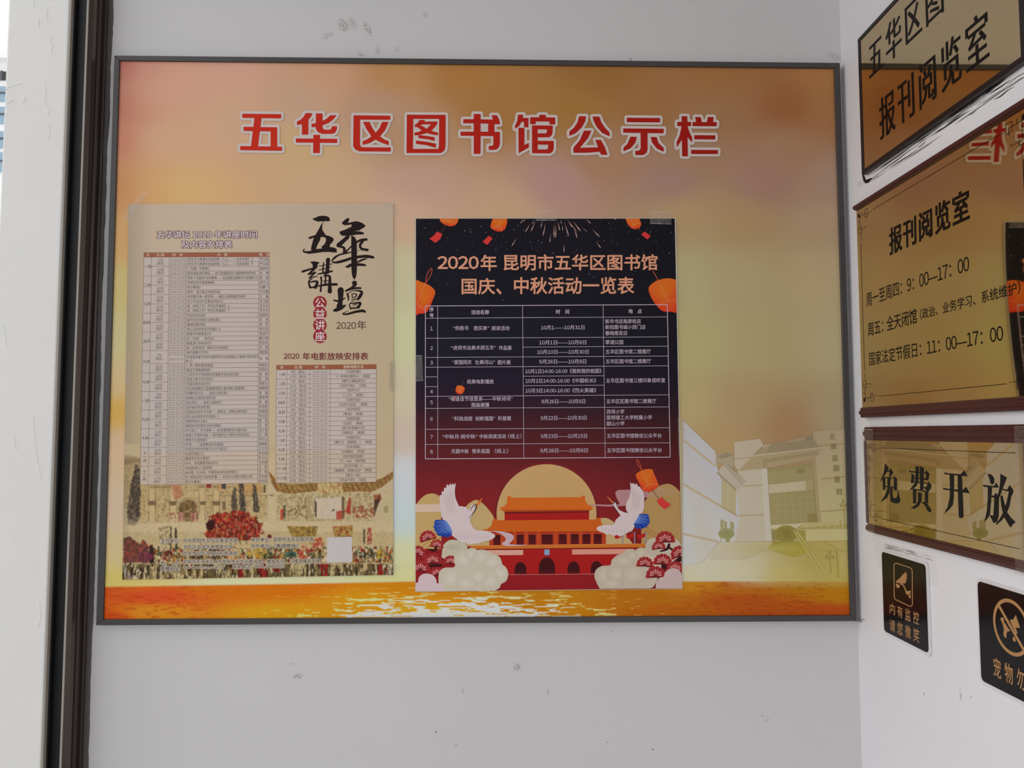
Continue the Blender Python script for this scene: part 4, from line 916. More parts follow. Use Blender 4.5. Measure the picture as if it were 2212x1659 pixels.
pa = PA(17); pa.poly(F5([(42, 588), (330, 580), (330, 672), (42, 676)]), (188, 164, 146)); pa.build('mist_band', ap)
pa = PA(17); pa.poly(G5([(1180, 450), (1300, 385), (1545, 440), (1548, 472), (1170, 506)]), [(158, 126, 96), (160, 130, 104), (160, 128, 90), (158, 126, 84), (162, 128, 108)]); pa.build('mist_band', ap)
pa = PA(18); pa.poly(G5([(800, 470), (802, 440), (830, 420), (970, 415), (1180, 440), (1172, 504), (1130, 510), (960, 512), (960, 600), (820, 608), (700, 611), (560, 602), (470, 590), (560, 586), (700, 590), (850, 584), (840, 560), (815, 515)]), (158, 116, 120)); pa.build('mist_ribbon', ap)

# palace gate
OR, OR2, RD, DR, HOLE = (184, 90, 26), (178, 82, 22), (148, 24, 22), (104, 20, 22), (56, 14, 18)
pa = PA(20)
pa.poly(F5([(805, 878), (870, 872), (920, 830), (935, 757), (988, 752), (992, 770)])+G5([(572, 760), (575, 742), (628, 742), (635, 790), (650, 830), (700, 860), (690, 900)])+F5([(895, 905), (840, 890)]), OR2)
pa.poly(F5([(1070, 655)])+G5([(495, 655), (495, 762)])+F5([(1070, 770)]), RD); pa.poly(F5([(1070, 655)])+G5([(495, 655), (495, 682)])+F5([(1070, 695)]), DR)
pa.poly(F5([(1010, 622), (1060, 612), (1095, 580), (1102, 490), (1142, 490), (1146, 510)])+G5([(408, 502), (410, 485), (445, 485), (450, 540), (480, 590), (540, 615), (535, 640), (500, 660)])+F5([(1070, 672), (1030, 650)]), OR)
pa.poly(F5([(1030, 650)])+G5([(530, 643), (500, 660)])+F5([(1070, 672)]), (160, 66, 20))
pa.build('gate_roof', ap)
pa = PA(19); pa.poly(F5([(893, 900)])+G5([(690, 890), (690, 1048)])+F5([(893, 1062)]), (160, 52, 26)); pa.poly(F5([(893, 890)])+G5([(690, 880), (690, 905)])+F5([(893, 918)]), (132, 24, 22))
for x in (1035, 1185, 1322, 1462): pa.poly(F5([(x-12, 905), (x+12, 905), (x+12, 1058), (x-12, 1058)]), (168, 66, 28))
for x in (105, 255, 397, 530): pa.poly(G5([(x-12, 905), (x+12, 905), (x+12, 1050), (x-12, 1050)]), (168, 66, 28))
pa.build('gate_hall', ap)
for T, x0, y0, x1, y1 in ((F5, 940, 940, 1022, 1056), (F5, 1210, 936, 1290, 1054), (F5, 1348, 936, 1430, 1052), (G5, -52, 934, 75, 1049), (G5, 145, 932, 235, 1047), (G5, 285, 931, 375, 1046), (G5, 418, 930, 510, 1046), (G5, 550, 929, 640, 1045)):
    pa = PA(22); pa.poly(T([(x0, y0), (x1, y0), (x1, y1), (x0, y1)]), [HOLE, HOLE, (84, 18, 20), (84, 18, 20)]); pa.build('hall_window', ap)
pa = PA(21); pa.poly(F5([(720, 1100)])+G5([(1140, 1078), (1140, 1390)])+F5([(720, 1402)]), RD); pa.poly(F5([(720, 1100)])+G5([(1140, 1078), (1140, 1092)])+F5([(720, 1114)]), DR); pa.build('gate_wall', ap)
pa = PA(23); pa.poly(F5([(640, 1066)])+G5([(1145, 1040), (1140, 1082)])+F5([(740, 1102)]), (178, 98, 34)); pa.line(F5([(640, 1066)])[0], G5([(1145, 1041)])[0], .8, (196, 126, 70)); pa.build('balustrade', ap)
pa = PA(24); pa.poly(F5([(700, 1116), (1285, 1113), (1283, 1171), (700, 1175)]), (196, 142, 126)); pa.build('wall_banner', ap)
pa = PA(24); pa.poly(G5([(298, 1107), (1010, 1100), (1010, 1160), (299, 1166)]), (190, 130, 114)); pa.build('wall_banner', ap)
pa = PA(24); pa.poly(F5([(1530, 1107), (1588, 1107), (1588, 1172), (1530, 1172)]), (118, 142, 172)); pa.line(*F5([(1530, 1174), (1588, 1174)]), .8, HOLE); pa.build('blue_portrait', ap)  # plain blue panel standing in for the portrait on the gate
for T, x0, x1, yt, yb in ((F5, 1183, 1323, 1252, 1392), (F5, 1465, 1653, 1197, 1390), (G5, 245, 387, 1245, 1386), (G5, 513, 650, 1242, 1385)):
    pts = [(x0, yb)]+[((x0+x1)/2-(x1-x0)/2*math.cos(t*math.pi/14)*(1 if True else 0), yt+(1-math.sin(t*math.pi/14)**.9)*(yb-yt)*.72) for t in range(15)]+[(x1, yb)]
    pa = PA(24); pa.poly(T(pts), [HOLE if p[1] < yb-20 else (78, 18, 22) for p in pts]); pa.build('gate_arch', ap)
pa = PA(22); pa.poly(F5([(900, 1398)])+G5([(700, 1388), (700, 1392)])+F5([(900, 1402)]), (176, 130, 124)); pa.build('wall_foot_line', ap)
for k in range(3):
    pa = PA(21); x = (885, 1022, 1152)[k]; pa.poly(G5([(x-6, 905), (x+6, 905), (x+6, 1042), (x-6, 1042)]), (118, 122, 130)); pl_ = pa.build('flag_pole', ap)
    pa = PA(22); pa.poly(G5([(x-98, 930), (x-60, 938), (x-8, 912), (x-8, 958), (x-40, 975), (x-70, 984), (x-92, 978)]), (160, 28, 24)); pa.build('flag', ap)

# clouds with soft shaded hollows
CLD = (178, 170, 152)
def cloud(T, pts, c, blobs=(), k=30):
    pa = PA(k, 3e-6); P = T(pts); q = P[:1]+smooth(P[1:-1], 5, False)+P[-1:]; pa.poly(q, c)
    for x, y, r, ry, cc in blobs: o_ = T([(x, y)])[0]; pa.disc(o_[0], o_[1], r/5.35, cc, ry/5.35, 28, tuple(q_*.975 for q_ in c))
    pa.build('cloud', ap)
cloud(F5, [(340, 1200), (355, 1060), (430, 1000), (530, 1000), (610, 1035), (640, 1090), (600, 1160), (500, 1210), (420, 1230)], (172, 164, 144), [(470, 1080, 90, 40, (160, 152, 132))], 26)
cloud(G5, [(1140, 1180), (1142, 1090), (1170, 1010), (1230, 975), (1330, 965), (1450, 965), (1540, 1020), (1560, 1100), (1560, 1260), (1200, 1250)], (172, 162, 146), [(1250, 1080, 90, 60, (156, 146, 128))], 26)
def fan(T, cx, cy, r, ang, k=28):
    pa = PA(k, 2e-6); P = []
    for i in range(0, 49):
        t = -105+210*i/48; rr = r*(.90+.10*abs(math.sin(math.radians((t+105)*8*180/210)))); a = math.radians(ang+t); P.append((cx+rr*math.sin(a), cy-rr*math.cos(a)))
    q = T([(cx, cy+r*.15)]+P); cc = [(66, 16, 22)]+[(146, 40, 42)]*len(P)
    n_ = len(P); V = pa._map(q); pa.mb.raw(V, [(0, i+1, i+2) for i in range(n_-1)], np.array([col(c) for c in cc]))
    for j in range(-3, 4):
        a = math.radians(ang+j*26); L0, L1 = r*.18, r*(.60 if j % 2 == 0 else .52)
        x0, y0, x1, y1 = cx+L0*math.sin(a), cy-L0*math.cos(a), cx+L1*math.sin(a), cy-L1*math.cos(a); p0_, p1_ = T([(x0, y0), (x1, y1)]); pa.stroke([(*p0_, .5), (*p1_, r*.11/5.35*1.6)], (190, 118, 116), n=3)
    p0_ = T([(cx, cy)])[0]; pa.disc(p0_[0], p0_[1], r*.09/5.35, (110, 30, 34), n=10)
    pa.build('pine_fan', ap)
for pts, T in (([(60, 1080), (120, 1120), (150, 1160)], F5), ([(190, 1105), (260, 1120), (275, 1085)], F5), ([(60, 1340), (200, 1300), (330, 1290)], F5), ([(1320, 1130), (1400, 1100), (1420, 1050)], G5), ([(1400, 1070), (1480, 1120), (1550, 1110)], G5), ([(1140, 1290), (1170, 1340), (1180, 1400)], G5), ([(1230, 1290), (1340, 1300), (1450, 1290), (1555, 1210)], G5)):
    pa = PA(27); pa.stroke([(*T([p])[0], (30 if k_ else 16)/5.35*(1.9 if len(pts) > 3 else 1)) for k_, p in enumerate(pts)], (48, 16, 20)); pa.build('pine_branch', ap)
for cx, cy2, r, an in ((185, 985, 100, -15), (285, 1070, 82, 10), (65, 1160, 100, 20), (240, 1255, 110, -5), (445, 1262, 88, 5), (95, 1345, 115, 5), (290, 1395, 88, -5)): fan(F5, cx, cy2, r, an)
cloud(F5, [(310, 1589), (306, 1440), (320, 1360), (380, 1318), (490, 1308), (500, 1220), (540, 1150), (630, 1115), (680, 1088), (740, 1112), (830, 1110), (910, 1145), (980, 1185), (1030, 1230), (1045, 1280), (1090, 1320), (1112, 1390), (1090, 1470), (1030, 1508), (1015, 1550), (960, 1589)], CLD, [(a, b_, c, d, (188, 180, 164)) for a, b_, c, d in [(600, 1225, 118, 110), (690, 1165, 84, 76), (800, 1200, 100, 88), (930, 1255, 105, 96), (1015, 1390, 96, 112), (450, 1440, 138, 124), (900, 1470, 118, 112), (760, 1420, 120, 90), (620, 1500, 120, 86)]])
cloud(F5, [(42, 1591), (44, 1492), (68, 1484), (80, 1430), (120, 1395), (170, 1386), (235, 1400), (278, 1450), (290, 1498), (340, 1498), (365, 1540), (372, 1590)], (186, 166, 170), k=34)
cloud(G5, [(620, 1562), (585, 1500), (557, 1420), (575, 1345), (640, 1300), (740, 1288), (760, 1225), (830, 1175), (880, 1160), (930, 1110), (1000, 1105), (1040, 1125), (1060, 1095), (1110, 1085), (1160, 1110), (1230, 1120), (1300, 1160), (1330, 1300), (1280, 1460), (1240, 1540), (1200, 1556)], (172, 160, 142), [(a, b_, c, d, (182, 170, 152)) for a, b_, c, d in [(900, 1240, 130, 84), (1000, 1175, 74, 66), (1105, 1150, 90, 62), (1200, 1230, 110, 100), (670, 1415, 108, 112), (820, 1390, 130, 100), (1010, 1400, 150, 120), (760, 1500, 130, 60)]], 27.2)
for cx, cy2, r, an in ((1375, 1010, 118, -5), (1300, 1090, 82, -5), (1140, 1290, 102, 5), (1345, 1265, 112, 5), (1545, 1170, 110, -20), (1490, 1345, 105, 0), (1265, 1415, 118, 0)): fan(G5, cx, cy2, r, an, 29)
cloud(G5, [(1265, 1556), (1268, 1485), (1310, 1435), (1358, 1422), (1372, 1375), (1420, 1335), (1480, 1326), (1540, 1352), (1568, 1400), (1575, 1557)], (176, 156, 154), k=34)

# cranes
WH, WS2 = (188, 172, 172), (160, 146, 146)
def crane(T, wing, body, tail, beak, head, legs, quills, k=36, dark=None):
    pa = PA(k, 2e-6)
    for l_ in legs: pa.line(*T(l_), 1.0, (176, 92, 34))
    pa.poly(T(body[:1])+smooth(T(body[1:-1]), 3, False)+T(body[-1:]), WH); pa.poly(smooth(T(wing), 3), WH); pa.build('crane_body', ap)
    pa = PA(k+3, 2e-7)
    for q_ in quills: pa.stroke([(*p, w_) for p, w_ in zip(T(q_), (.3, .9, .3))], WS2, n=3)
    o = pa.build('crane_quills', ap); o['kind'] = 'stuff'
    pa = PA(k+2, 1e-6); tp = T(tail); n_ = len(tp)
    pa.poly(tp, [(92, 120, 178)]*3+[(24, 54, 140)]*(n_-3))
    for i in range(3, n_):
        t = (i-3)/(n_-4); ax, ay = (np.array(tp[2])*(1-t)+np.array(tp[0])*t); bx2, by2 = tp[i]
        pa.line((ax+(bx2-ax)*.25, ay+(by2-ay)*.25), (ax+(bx2-ax)*.96, ay+(by2-ay)*.96), .9 if i % 2 else .6, (12, 28, 92) if i % 2 else (60, 96, 176))
    pa.build('crane_tail', ap)
    pa = PA(k+4, 1e-6); pa.poly(T(beak), (186, 96, 44)); 
    for s_ in head: pa.stroke([(*T([(a, b_)])[0], w_/5.35) for a, b_, w_ in s_], dark or (50, 32, 32), n=3)
    pa.build('crane_head', ap)
crane(F5, [(505, 340), (495, 430), (505, 520), (540, 600), (560, 680), (550, 740), (480, 775), (400, 770), (345, 740), (330, 650), (320, 560), (320, 480), (340, 480), (345, 435), (365, 440), (372, 392), (392, 400), (402, 355), (425, 370), (440, 345), (455, 365), (470, 342), (485, 360)],
      [(545, 605), (620, 615), (655, 650), (680, 600), (705, 588), (740, 590), (745, 620), (705, 700), (670, 775), (700, 840), (740, 885), (860, 892), (940, 925), (962, 955), (930, 985), (900, 1000), (860, 1005), (820, 1020), (770, 1035), (720, 1040), (660, 1050), (620, 1030), (560, 1015), (500, 975), (450, 930), (400, 850), (345, 770), (420, 700)],
      [(400, 780), (440, 840), (462, 890), (458, 935), (430, 960), (400, 968), (375, 955), (350, 965), (325, 945), (305, 950), (285, 925), (282, 900), (260, 895), (262, 865), (245, 850), (262, 815), (255, 795), (270, 768), (300, 764), (350, 765)],
      [(742, 585), (795, 520), (810, 514), (812, 525), (765, 597), (748, 604)], [[(675, 665, 3), (690, 625, 8), (720, 592, 8), (742, 600, 12), (735, 640, 12), (700, 695, 8), (655, 752, 3)], [(724, 615, 10), (726, 616, 10)]],
      [[(300, 925), (120, 1070)], [(345, 955), (145, 1108)]], [[(360+i*22, 470-i*14+(0 if i < 5 else 30)), (385+i*18, 560-i*6), (420+i*16, 690)] for i in range(6)]+[[(500+i*44, 905+i*4), (512+i*46, 955+i*3), (520+i*46, 1000-abs(i-3)*4)] for i in range(9)])
crane(G5, [(970, 335), (990, 352), (1005, 338), (1025, 358), (1045, 345), (1062, 380), (1080, 378), (1100, 415), (1112, 420), (1130, 480), (1132, 580), (1122, 660), (1080, 700), (1000, 705), (940, 680), (920, 620), (930, 560), (960, 500), (975, 420)],
      [(765, 560), (790, 556), (815, 590), (835, 640), (880, 668), (930, 685), (1060, 700), (1090, 722), (1040, 800), (1000, 880), (960, 905), (930, 920), (890, 940), (850, 958), (820, 940), (780, 950), (740, 930), (700, 935), (660, 915), (625, 905), (600, 890), (582, 870), (600, 842), (680, 825), (780, 818), (800, 770), (850, 722), (855, 708), (810, 655), (775, 605)],
      [(1022, 796), (1045, 758), (1064, 720), (1085, 702), (1130, 695), (1175, 700), (1188, 725), (1182, 745), (1198, 765), (1190, 790), (1192, 812), (1168, 825), (1165, 850), (1130, 855), (1100, 872), (1075, 862), (1050, 870), (1030, 850), (1012, 820)],
      [(700, 490), (712, 495), (755, 540), (778, 562), (764, 572), (740, 550)], [[(770, 580, 6), (795, 555, 9), (815, 580, 9), (812, 605, 5)], [(772, 600, 6), (800, 640, 9), (835, 685, 5)], [(780, 576, 8), (782, 577, 8)]],
      [[(1120, 862), (1245, 962)], [(1165, 850), (1280, 940)]], [[(980+i*22, 370+i*22), (1000+i*16, 500+i*10), (985+i*14, 660)] for i in range(6)]+[[(650+i*42, 850+i*3), (640+i*44, 885+i*3), (655+i*43, 925-abs(i-4)*3)] for i in range(9)])
pa = PA(35); pa.poly(F5(smooth([(880, 895), (960, 905), (1030, 930), (1080, 975), (1075, 1010), (1042, 1030), (1048, 1056), (1090, 1068), (1160, 1068), (1350, 1056), (1160, 1050), (1128, 1038), (1165, 1000), (1178, 960), (1150, 930), (1100, 912), (1000, 896)], 3)), (176, 150, 158)); pa.build('mist_ribbon', ap)

# lanterns
def lantern(T, body, loop, ribs, string, tagp, k=40, s=5.35, sm=True):
    pa = PA(k, 1e-6); P = T(body); P = smooth(P, 3) if sm else P; P = clampA(np.array(P)); cx_ = P.mean(0); x0, x1 = P[:, 0].min(), P[:, 0].max(); y0, y1 = P[:, 1].min(), P[:, 1].max()
    cc = []
    for p in P:
        u = (p[0]-x0)/(x1-x0); v = (p[1]-y0)/(y1-y0); cc.append((206-14*v, 92-44*v, 30))
    V = pa._map(np.concatenate([[cx_], P])); n_ = len(P)
    pa.mb.raw(V, [(0, i+1, (i+1) % n_+1) for i in range(n_)], np.array([col((212, 98, 22))]+[col(c) for c in cc])); root = pa.build('lantern', ap)
    pa = PA(k+2, 1e-6)
    for a, b_ in ribs: pa.line(*T([a, b_]), 1.0, (208, 118, 84))
    if loop: pts = T(loop); pa.stroke([(*p, 1.3) for p in pts], (186, 76, 52), n=3)
    if string: pa.line(*T(string), .9, (96, 52, 44))
    if ribs or loop or string: o = pa.build('lantern_cord', root); o['kind'] = 'stuff'
    if tagp: pa = PA(k+3, 1e-6); pa.poly(T(tagp), (186, 50, 48)); pa.build('lantern_tag', root)
lantern(E5, [(222, 46), (376, 46), (372, 75), (350, 100), (310, 110), (262, 95), (230, 70)], None, [((240, 66), (300, 62)), ((300, 62), (355, 85))], [(288, 82), (233, 162)], [(205, 150), (247, 172), (225, 215), (190, 243), (140, 208), (175, 185)], sm=False)
lantern(E5, [(655, 46), (768, 46), (772, 75), (755, 130), (728, 150), (690, 150), (645, 130), (633, 108), (645, 70)], None, [((718, 50), (700, 108)), ((700, 108), (728, 146)), ((700, 108), (640, 122))], [(685, 128), (642, 190)], [(622, 183), (652, 207), (630, 235), (608, 260), (570, 232), (600, 208)], sm=False)
lantern(E5, [(1728, 46), (1842, 46), (1858, 90), (1842, 125), (1800, 133), (1772, 120), (1745, 90)], None, [((1770, 50), (1795, 95)), ((1795, 95), (1780, 125)), ((1795, 95), (1850, 80))], [(1820, 118), (1872, 168)], [(1885, 150), (1933, 187), (1920, 200), (1905, 215), (1857, 175)], sm=False)
lantern(E5, [(30, 560), (70, 558), (140, 585), (188, 635), (170, 700), (130, 790), (100, 812), (60, 815), (30, 810)], [(108, 570), (122, 500), (150, 452), (162, 460), (150, 510), (108, 570)], [((108, 570), (42, 738)), ((42, 738), (110, 795))], None, None)
lantern(E5, [(1915, 620), (1935, 580), (1990, 545), (2060, 530), (2115, 535), (2150, 570), (2150, 790), (2100, 800), (2030, 795), (1980, 750), (1940, 690)], [(1950, 470), (1968, 500), (1995, 548)], [((1998, 550), (2070, 712)), ((2070, 712), (2139, 708)), ((2070, 712), (1990, 755))], None, None)
lantern(H5, [(460, 872), (490, 865), (530, 880), (540, 900), (525, 940), (495, 957), (460, 945), (445, 915)], None, [((505, 872), (492, 930)), ((492, 930), (455, 920)), ((492, 930), (515, 950))], [(513, 868), (530, 830)], [(430, 978), (452, 990), (446, 1006), (428, 1000)])
lantern(G5, [(1035, 260), (1050, 225), (1110, 190), (1170, 178), (1225, 183), (1245, 230), (1298, 350), (1290, 380), (1240, 425), (1180, 438), (1115, 425), (1090, 370)], [(1108, 195), (1065, 140), (1045, 85), (1060, 72), (1080, 110), (1108, 195)], [((1112, 195), (1178, 356)), ((1178, 356), (1115, 418)), ((1178, 356), (1296, 354))], [(1205, 395), (1302, 522)], [(1335, 500), (1380, 550), (1440, 585), (1405, 620), (1370, 643), (1315, 600), (1277, 545)])

# poster lettering and table
HC = (192, 134, 108)
pt = PA(50, 1e-7)
pt.text('2020', quad(945, 553, 1034.5, 581.5), HC, .045); pt.text('年', quad(1038, 550, 1073.2, 585.4), HC, .04); pt.text('昆明市五华区图书馆', quad(1087.9, 549.4, 1420.4, 584.6, -.5), HC, .04)
pt.text('国庆', quad(997, 600.5, 1069.5, 636), HC, .04); pt.text('、', quad(1072, 623, 1083.5, 636), HC, .05); pt.text('中秋活动一览表', quad(1110.2, 598.5, 1370, 635.6, -.5), HC, .04)
o = pt.build('poster_heading', ap); o['kind'] = 'stuff'
TB = bil([(918.9, 661), (1441.4, 658), (1447.7, 987.6), (918.9, 991.3)])
TC = (172, 158, 172)
def VR(y): return (y-661)/330.3
cu = [0, .0505, .402, .7345, 1]
p = PA(52, 1e-7)
for v, u0, u1, wd in ((0, 0, 1, 1.5), (1, 0, 1, 1.5), (VR(687.5), 0, 1, .9), (VR(730.8), 0, 1, .9), (VR(751), cu[2], 1, .9), (VR(772.3), 0, 1, .9), (VR(793.4), 0, 1, .9), (VR(814.1), 0, cu[1], .9), (VR(835.2), 0, cu[1], .9), (VR(814.1), cu[2], cu[3], .9), (VR(834.6), cu[2], cu[3], .9), (VR(856.3), 0, 1, .9), (VR(882.4), 0, 1, .9), (VR(927.4), 0, 1, .9), (VR(960.1), 0, 1, .9)):
    p.line(TB(u0, v), TB(u1, v), wd, TC)
for u in cu: p.line(TB(u, 0), TB(u, 1), 1.5 if u in (0, 1) else .9, TC)
o = p.build('table_rules', ap); o['kind'] = 'stuff'
p = PA(54, 1e-7)
def ah(s, x0, x1, yc, size=9.4, bold=.012): p.textc(s, x0, yc, size, TC, bold, 'l', x1=x1, slope=-.006, q=2)
def hh(x0, y0, x1, y1, T): (a, b_), (c, d) = T([(x0, y0), (x1, y1)]); return a, c, (b_+d)/2
I5 = TR(1120, 650, 4.739)
for s_, x0, x1, yc in (('序', 178, 222, 90), ('号', 178, 222, 150), ('活动名称', 606, 790, 118), ('“你挑书', 420, 578, 280), ('我买单”', 632, 790, 280), ('阅读活动', 816, 998, 281), ('“诗词书法美术颂五华”', 398, 860, 482), ('作品展', 888, 1020, 482), ('“家国同庆', 412, 610, 630), ('壮美河山”', 646, 850, 629), ('图片展', 878, 1010, 630), ('经典电影播放', 563, 838, 828), ('“每逢佳节倍思亲——中秋诗词”', 375, 1030, 1006), ('图画展播', 610, 792, 1066), ('“科技战疫', 412, 620, 1206), ('创新强国”', 648, 852, 1206), ('科普展', 880, 1014, 1204), ('“中秋月·阅中秋”', 308, 672, 1391), ('中秋阅读活动', 692, 960, 1389), ('（线上）', 985, 1122, 1386), ('月圆中秋', 400, 582, 1542), ('情系祖国', 614, 794, 1540), ('（线上）', 848, 985, 1538)):
    (a, y_), (c, _) = H5([(x0, yc), (x1, yc)]); ah(s_, a, c, y_, bold=.03 if yc < 160 else .012)
for s_, yc in (('1', 283), ('2', 484), ('3', 633), ('4', 930), ('5', 1040), ('6', 1210), ('7', 1393), ('8', 1545)):
    (a, y_), = H5([(200, yc)]); p.textc(s_, a, y_, 9.4, TC, .012, 'c', q=2)
for s_, x0, x1, yc in (('时　间', 384, 520, 112), ('地　点', 1125, 1262, 107), ('10月1——10月31日', 230, 676, 274), ('10月1日——10月8日', 212, 694, 427), ('10月10日——10月30日', 190, 718, 524), ('9月26日——10月8日', 212, 694, 623), ('10月1日14:00-16:00《我和我的祖国》', 68, 850, 722), ('10月2日14:00-16:00《中国机长》', 70, 795, 820), ('10月3日14:00-16:00《烈火英雄》', 70, 795, 920), ('9月26日——10月8日', 236, 684, 1031), ('9月22日——10月30日', 227, 698, 1200), ('9月23日——10月15日', 228, 702, 1385), ('9月28日——10月8日', 222, 710, 1533),
                       ('新华书店南屏街店', 888, 1253, 211), ('新知图书城小西门店', 888, 1300, 270), ('春晓南亚店', 888, 1115, 331), ('翠湖公园', 890, 1072, 424), ('五华区图书馆二楼展厅', 892, 1355, 521), ('五华区图书馆二楼展厅', 893, 1356, 620), ('五华区图书馆三楼印象视听室', 896, 1502, 817), ('五华区区图书馆二楼展厅', 900, 1410, 1029), ('西坝小学', 902, 1083, 1136), ('昆明理工大学附属小学', 903, 1367, 1196), ('韶山小学', 903, 1085, 1257), ('五华区图书馆微信公众平台', 905, 1464, 1382), ('五华区图书馆微信公众平台', 907, 1466, 1531)):
    (a, y_), (c, _) = I5([(x0, yc), (x1, yc)]); ah(s_, a, c, y_, bold=.03 if yc < 115 else .012)
o = p.build('table_lettering', ap); o['kind'] = 'stuff'
print('posters done')

# ------------------------------------------------------------------ signs on the right wall
def rp(px, r): return (px, 938+r*(px-1078))
def Y(px, r, lift): return float(right(rp(px, r), lift)[0][1])
def Z(r, lift, px=2020): return float(right(rp(px, r), lift)[0][2])
def yz(P, lift):
    P = np.asarray(P, float); return np.stack([np.full(len(P), WALL_X-lift), P[:, 0], P[:, 1]], 1)
def slab(y0, y1, z0, z1, l0, l1, m_, name, parent, rad=0, bevel=0, c=(1, 1, 1)):
    """upright slab on the right wall between lifts l0 (back) and l1 (front)"""
    b = MB()
    if rad <= 0: b.box((WALL_X-l1, y0, z0), (WALL_X-l0, y1, z1), c)
    else:
        pts = []
        for cy2, cz, a0 in ((y1-rad, z1-rad, 0), (y0+rad, z1-rad, 90), (y0+rad, z0+rad, 180), (y1-rad, z0+rad, 270)):
            for k in range(7): a = math.radians(a0+k*15); pts.append((cy2+rad*math.cos(a), cz+rad*math.sin(a)))
        n_ = len(pts); V = [(WALL_X-l1, *p) for p in pts]+[(WALL_X-l0, *p) for p in pts]
        b.raw(V, [tuple(range(n_)), tuple(range(2*n_-1, n_-1, -1))]+[(i, (i+1) % n_, (i+1) % n_+n_, i+n_) for i in range(n_)], c)
    return b.build(name, MAT[m_], parent, bevel=bevel)
def row(p, s, yL, yR, zt, zb, c, gap=0.0, bold=0, boldx=0, n=None):
    n = n or len(s); pitch = (yL-yR)/(n+(n-1)*gap)*(1+gap); w_ = pitch/(1+gap)
    for i, ch in enumerate(s):
        a = yL-i*pitch; g = glyphs(ch, bold, 3, boldx)
        if g is None: continue
        V, T, bb = g; k = (zt-zb)/(EM[1]-EM[0])
        U = a-(V[:, 0]-(WCJK-1)/2)/WCJK*w_; W = zb+(V[:, 1]-EM[0])*k
        p.mb.raw(p._map(np.stack([U, W], 1), V[:, 2]), T, col(c, 1.0))
def rowfit(p, s, yL, yR, zt, zb, c, bold=0, boldx=0):
    V, T, bb = glyphs(s, bold, 3, boldx); U = yL-(V[:, 0]-bb[0])/(bb[2]-bb[0])*(yL-yR); W = zb+(V[:, 1]-EM[0])/(EM[1]-EM[0])*(zt-zb)
    p.mb.raw(p._map(np.stack([U, W], 1), V[:, 2]), T, col(c, 1.0))
ETCH = (20, 15, 13)
def fret(p, yc, zc, su, sv, dot, c=ETCH, wd=.0009, u=.0105):
    """corner ornament of interlocking squares; su, sv = direction of the two border lines"""
    def q(a, b_): return (yc-su*a*u, zc-sv*b_*u)
    def path(pts, close=False):
        P = [q(*k) for k in pts]
        for i in range(len(P)-(0 if close else 1)): p.line(P[i], P[(i+1) % len(P)], wd, c)
    path([(2.6, -.3), (3.9, -.3), (3.9, 1.2), (2.6, 1.2)], True); path([(-.3, 2.6), (1.2, 2.6), (1.2, 3.9), (-.3, 3.9)], True)
    path([(0, .5), (3.3, .5), (3.3, 1.6)]); path([(.5, 0), (.5, 3.3), (1.6, 3.3)]); path([(1.5, .5), (1.5, -.2)]); path([(.5, 1.5), (-.2, 1.5)]); path([(1.6, 3.3), (3.0, 3.3), (3.0, 2.9)])
    path([(3.9, .75), (5.6, .75)]); path([(.75, 3.9), (.75, 5.6)])
    if dot: a = q(.1, .1); p.disc(a[0], a[1], u*.42, c, n=14)

# black framed nameplate, top
L1 = .012
ya, yb_ = Y(1858, -.85, L1), Y(2213, -.8, L1); zt, zb = Z(-1.100, L1), Z(-.7135, L1)
n1_ = thing('nameplate', (WALL_X, (ya+yb_)/2, zb), 'brass nameplate in a black frame, the topmost sign on the right wall', 'sign')
bd = .0095
for a in ((yb_, ya, zb, zb+bd), (yb_, ya, zt-bd, zt)): slab(*a, 0, L1, 'black_frame', 'frame_rail', n1_, bevel=.0012)
for a in ((ya-bd, ya, zb+bd, zt-bd), (yb_, yb_+bd*1.3, zb+bd, zt-bd)): slab(*a, 0, L1, 'black_frame', 'frame_rail', n1_, bevel=.0012)
slab(yb_+bd, ya-bd, zb+bd, zt-bd, .001, L1-.0015, 'brass', 'brass_panel', n1_)
LT = L1-.0013
p = Print(yz, LT, 1e-7, L=1.0)
yL, yR = Y(1878, -.9, LT), Y(2040, -1.0, LT); pit = (yL-yR)/(4+3*.12)*1.12
row(p, '五华区图书馆', yL, yL-pit*6+pit*.107, Z(-1.050, LT), Z(-.950, LT), ETCH, gap=.12, boldx=.045)
yL, yR = Y(1899, -.82, LT), Y(2137, -.82, LT); row(p, '报刊阅览室', yL, yR, Z(-.874, LT), Z(-.768, LT), ETCH, gap=.12, boldx=.045)
o = p.build('etched_lettering', n1_); o['kind'] = 'stuff'

# reading room hours plaque
L2 = .018; LB2 = .010
ya, yb_ = Y(1855.5, -.35, LB2), Y(2262, -.35, LB2)
zt, zbt, zbb, zb = Z(-.646, L2), Z(-.6245, LB2), Z(-.0715, LB2), Z(-.0455, L2)
n2_ = thing('hours_plaque', (WALL_X, (ya+yb_)/2, zb), 'large brass reading room opening hours plaque with dark red rails, second sign down', 'sign')
slab(yb_, ya, zb, zt, 0, LB2-.0015, 'red_wood', 'backing_board', n2_, bevel=.001)
for z0_, z1_ in ((zbt-.001, zt), (zb, zbb+.001)):
    r_ = slab(yb_, ya, z0_, z1_, .0005, L2-.003, 'red_wood', 'wooden_rail', n2_, bevel=.003)
    zm = (z0_+z1_)/2; slab(yb_, ya, zm-.004, zm+.004, L2-.004, L2, 'red_wood', 'rail_moulding', r_, bevel=.0025)
BOW = dict(y0=yb_, y1=ya-.0015, z0=zbb, z1=zbt)
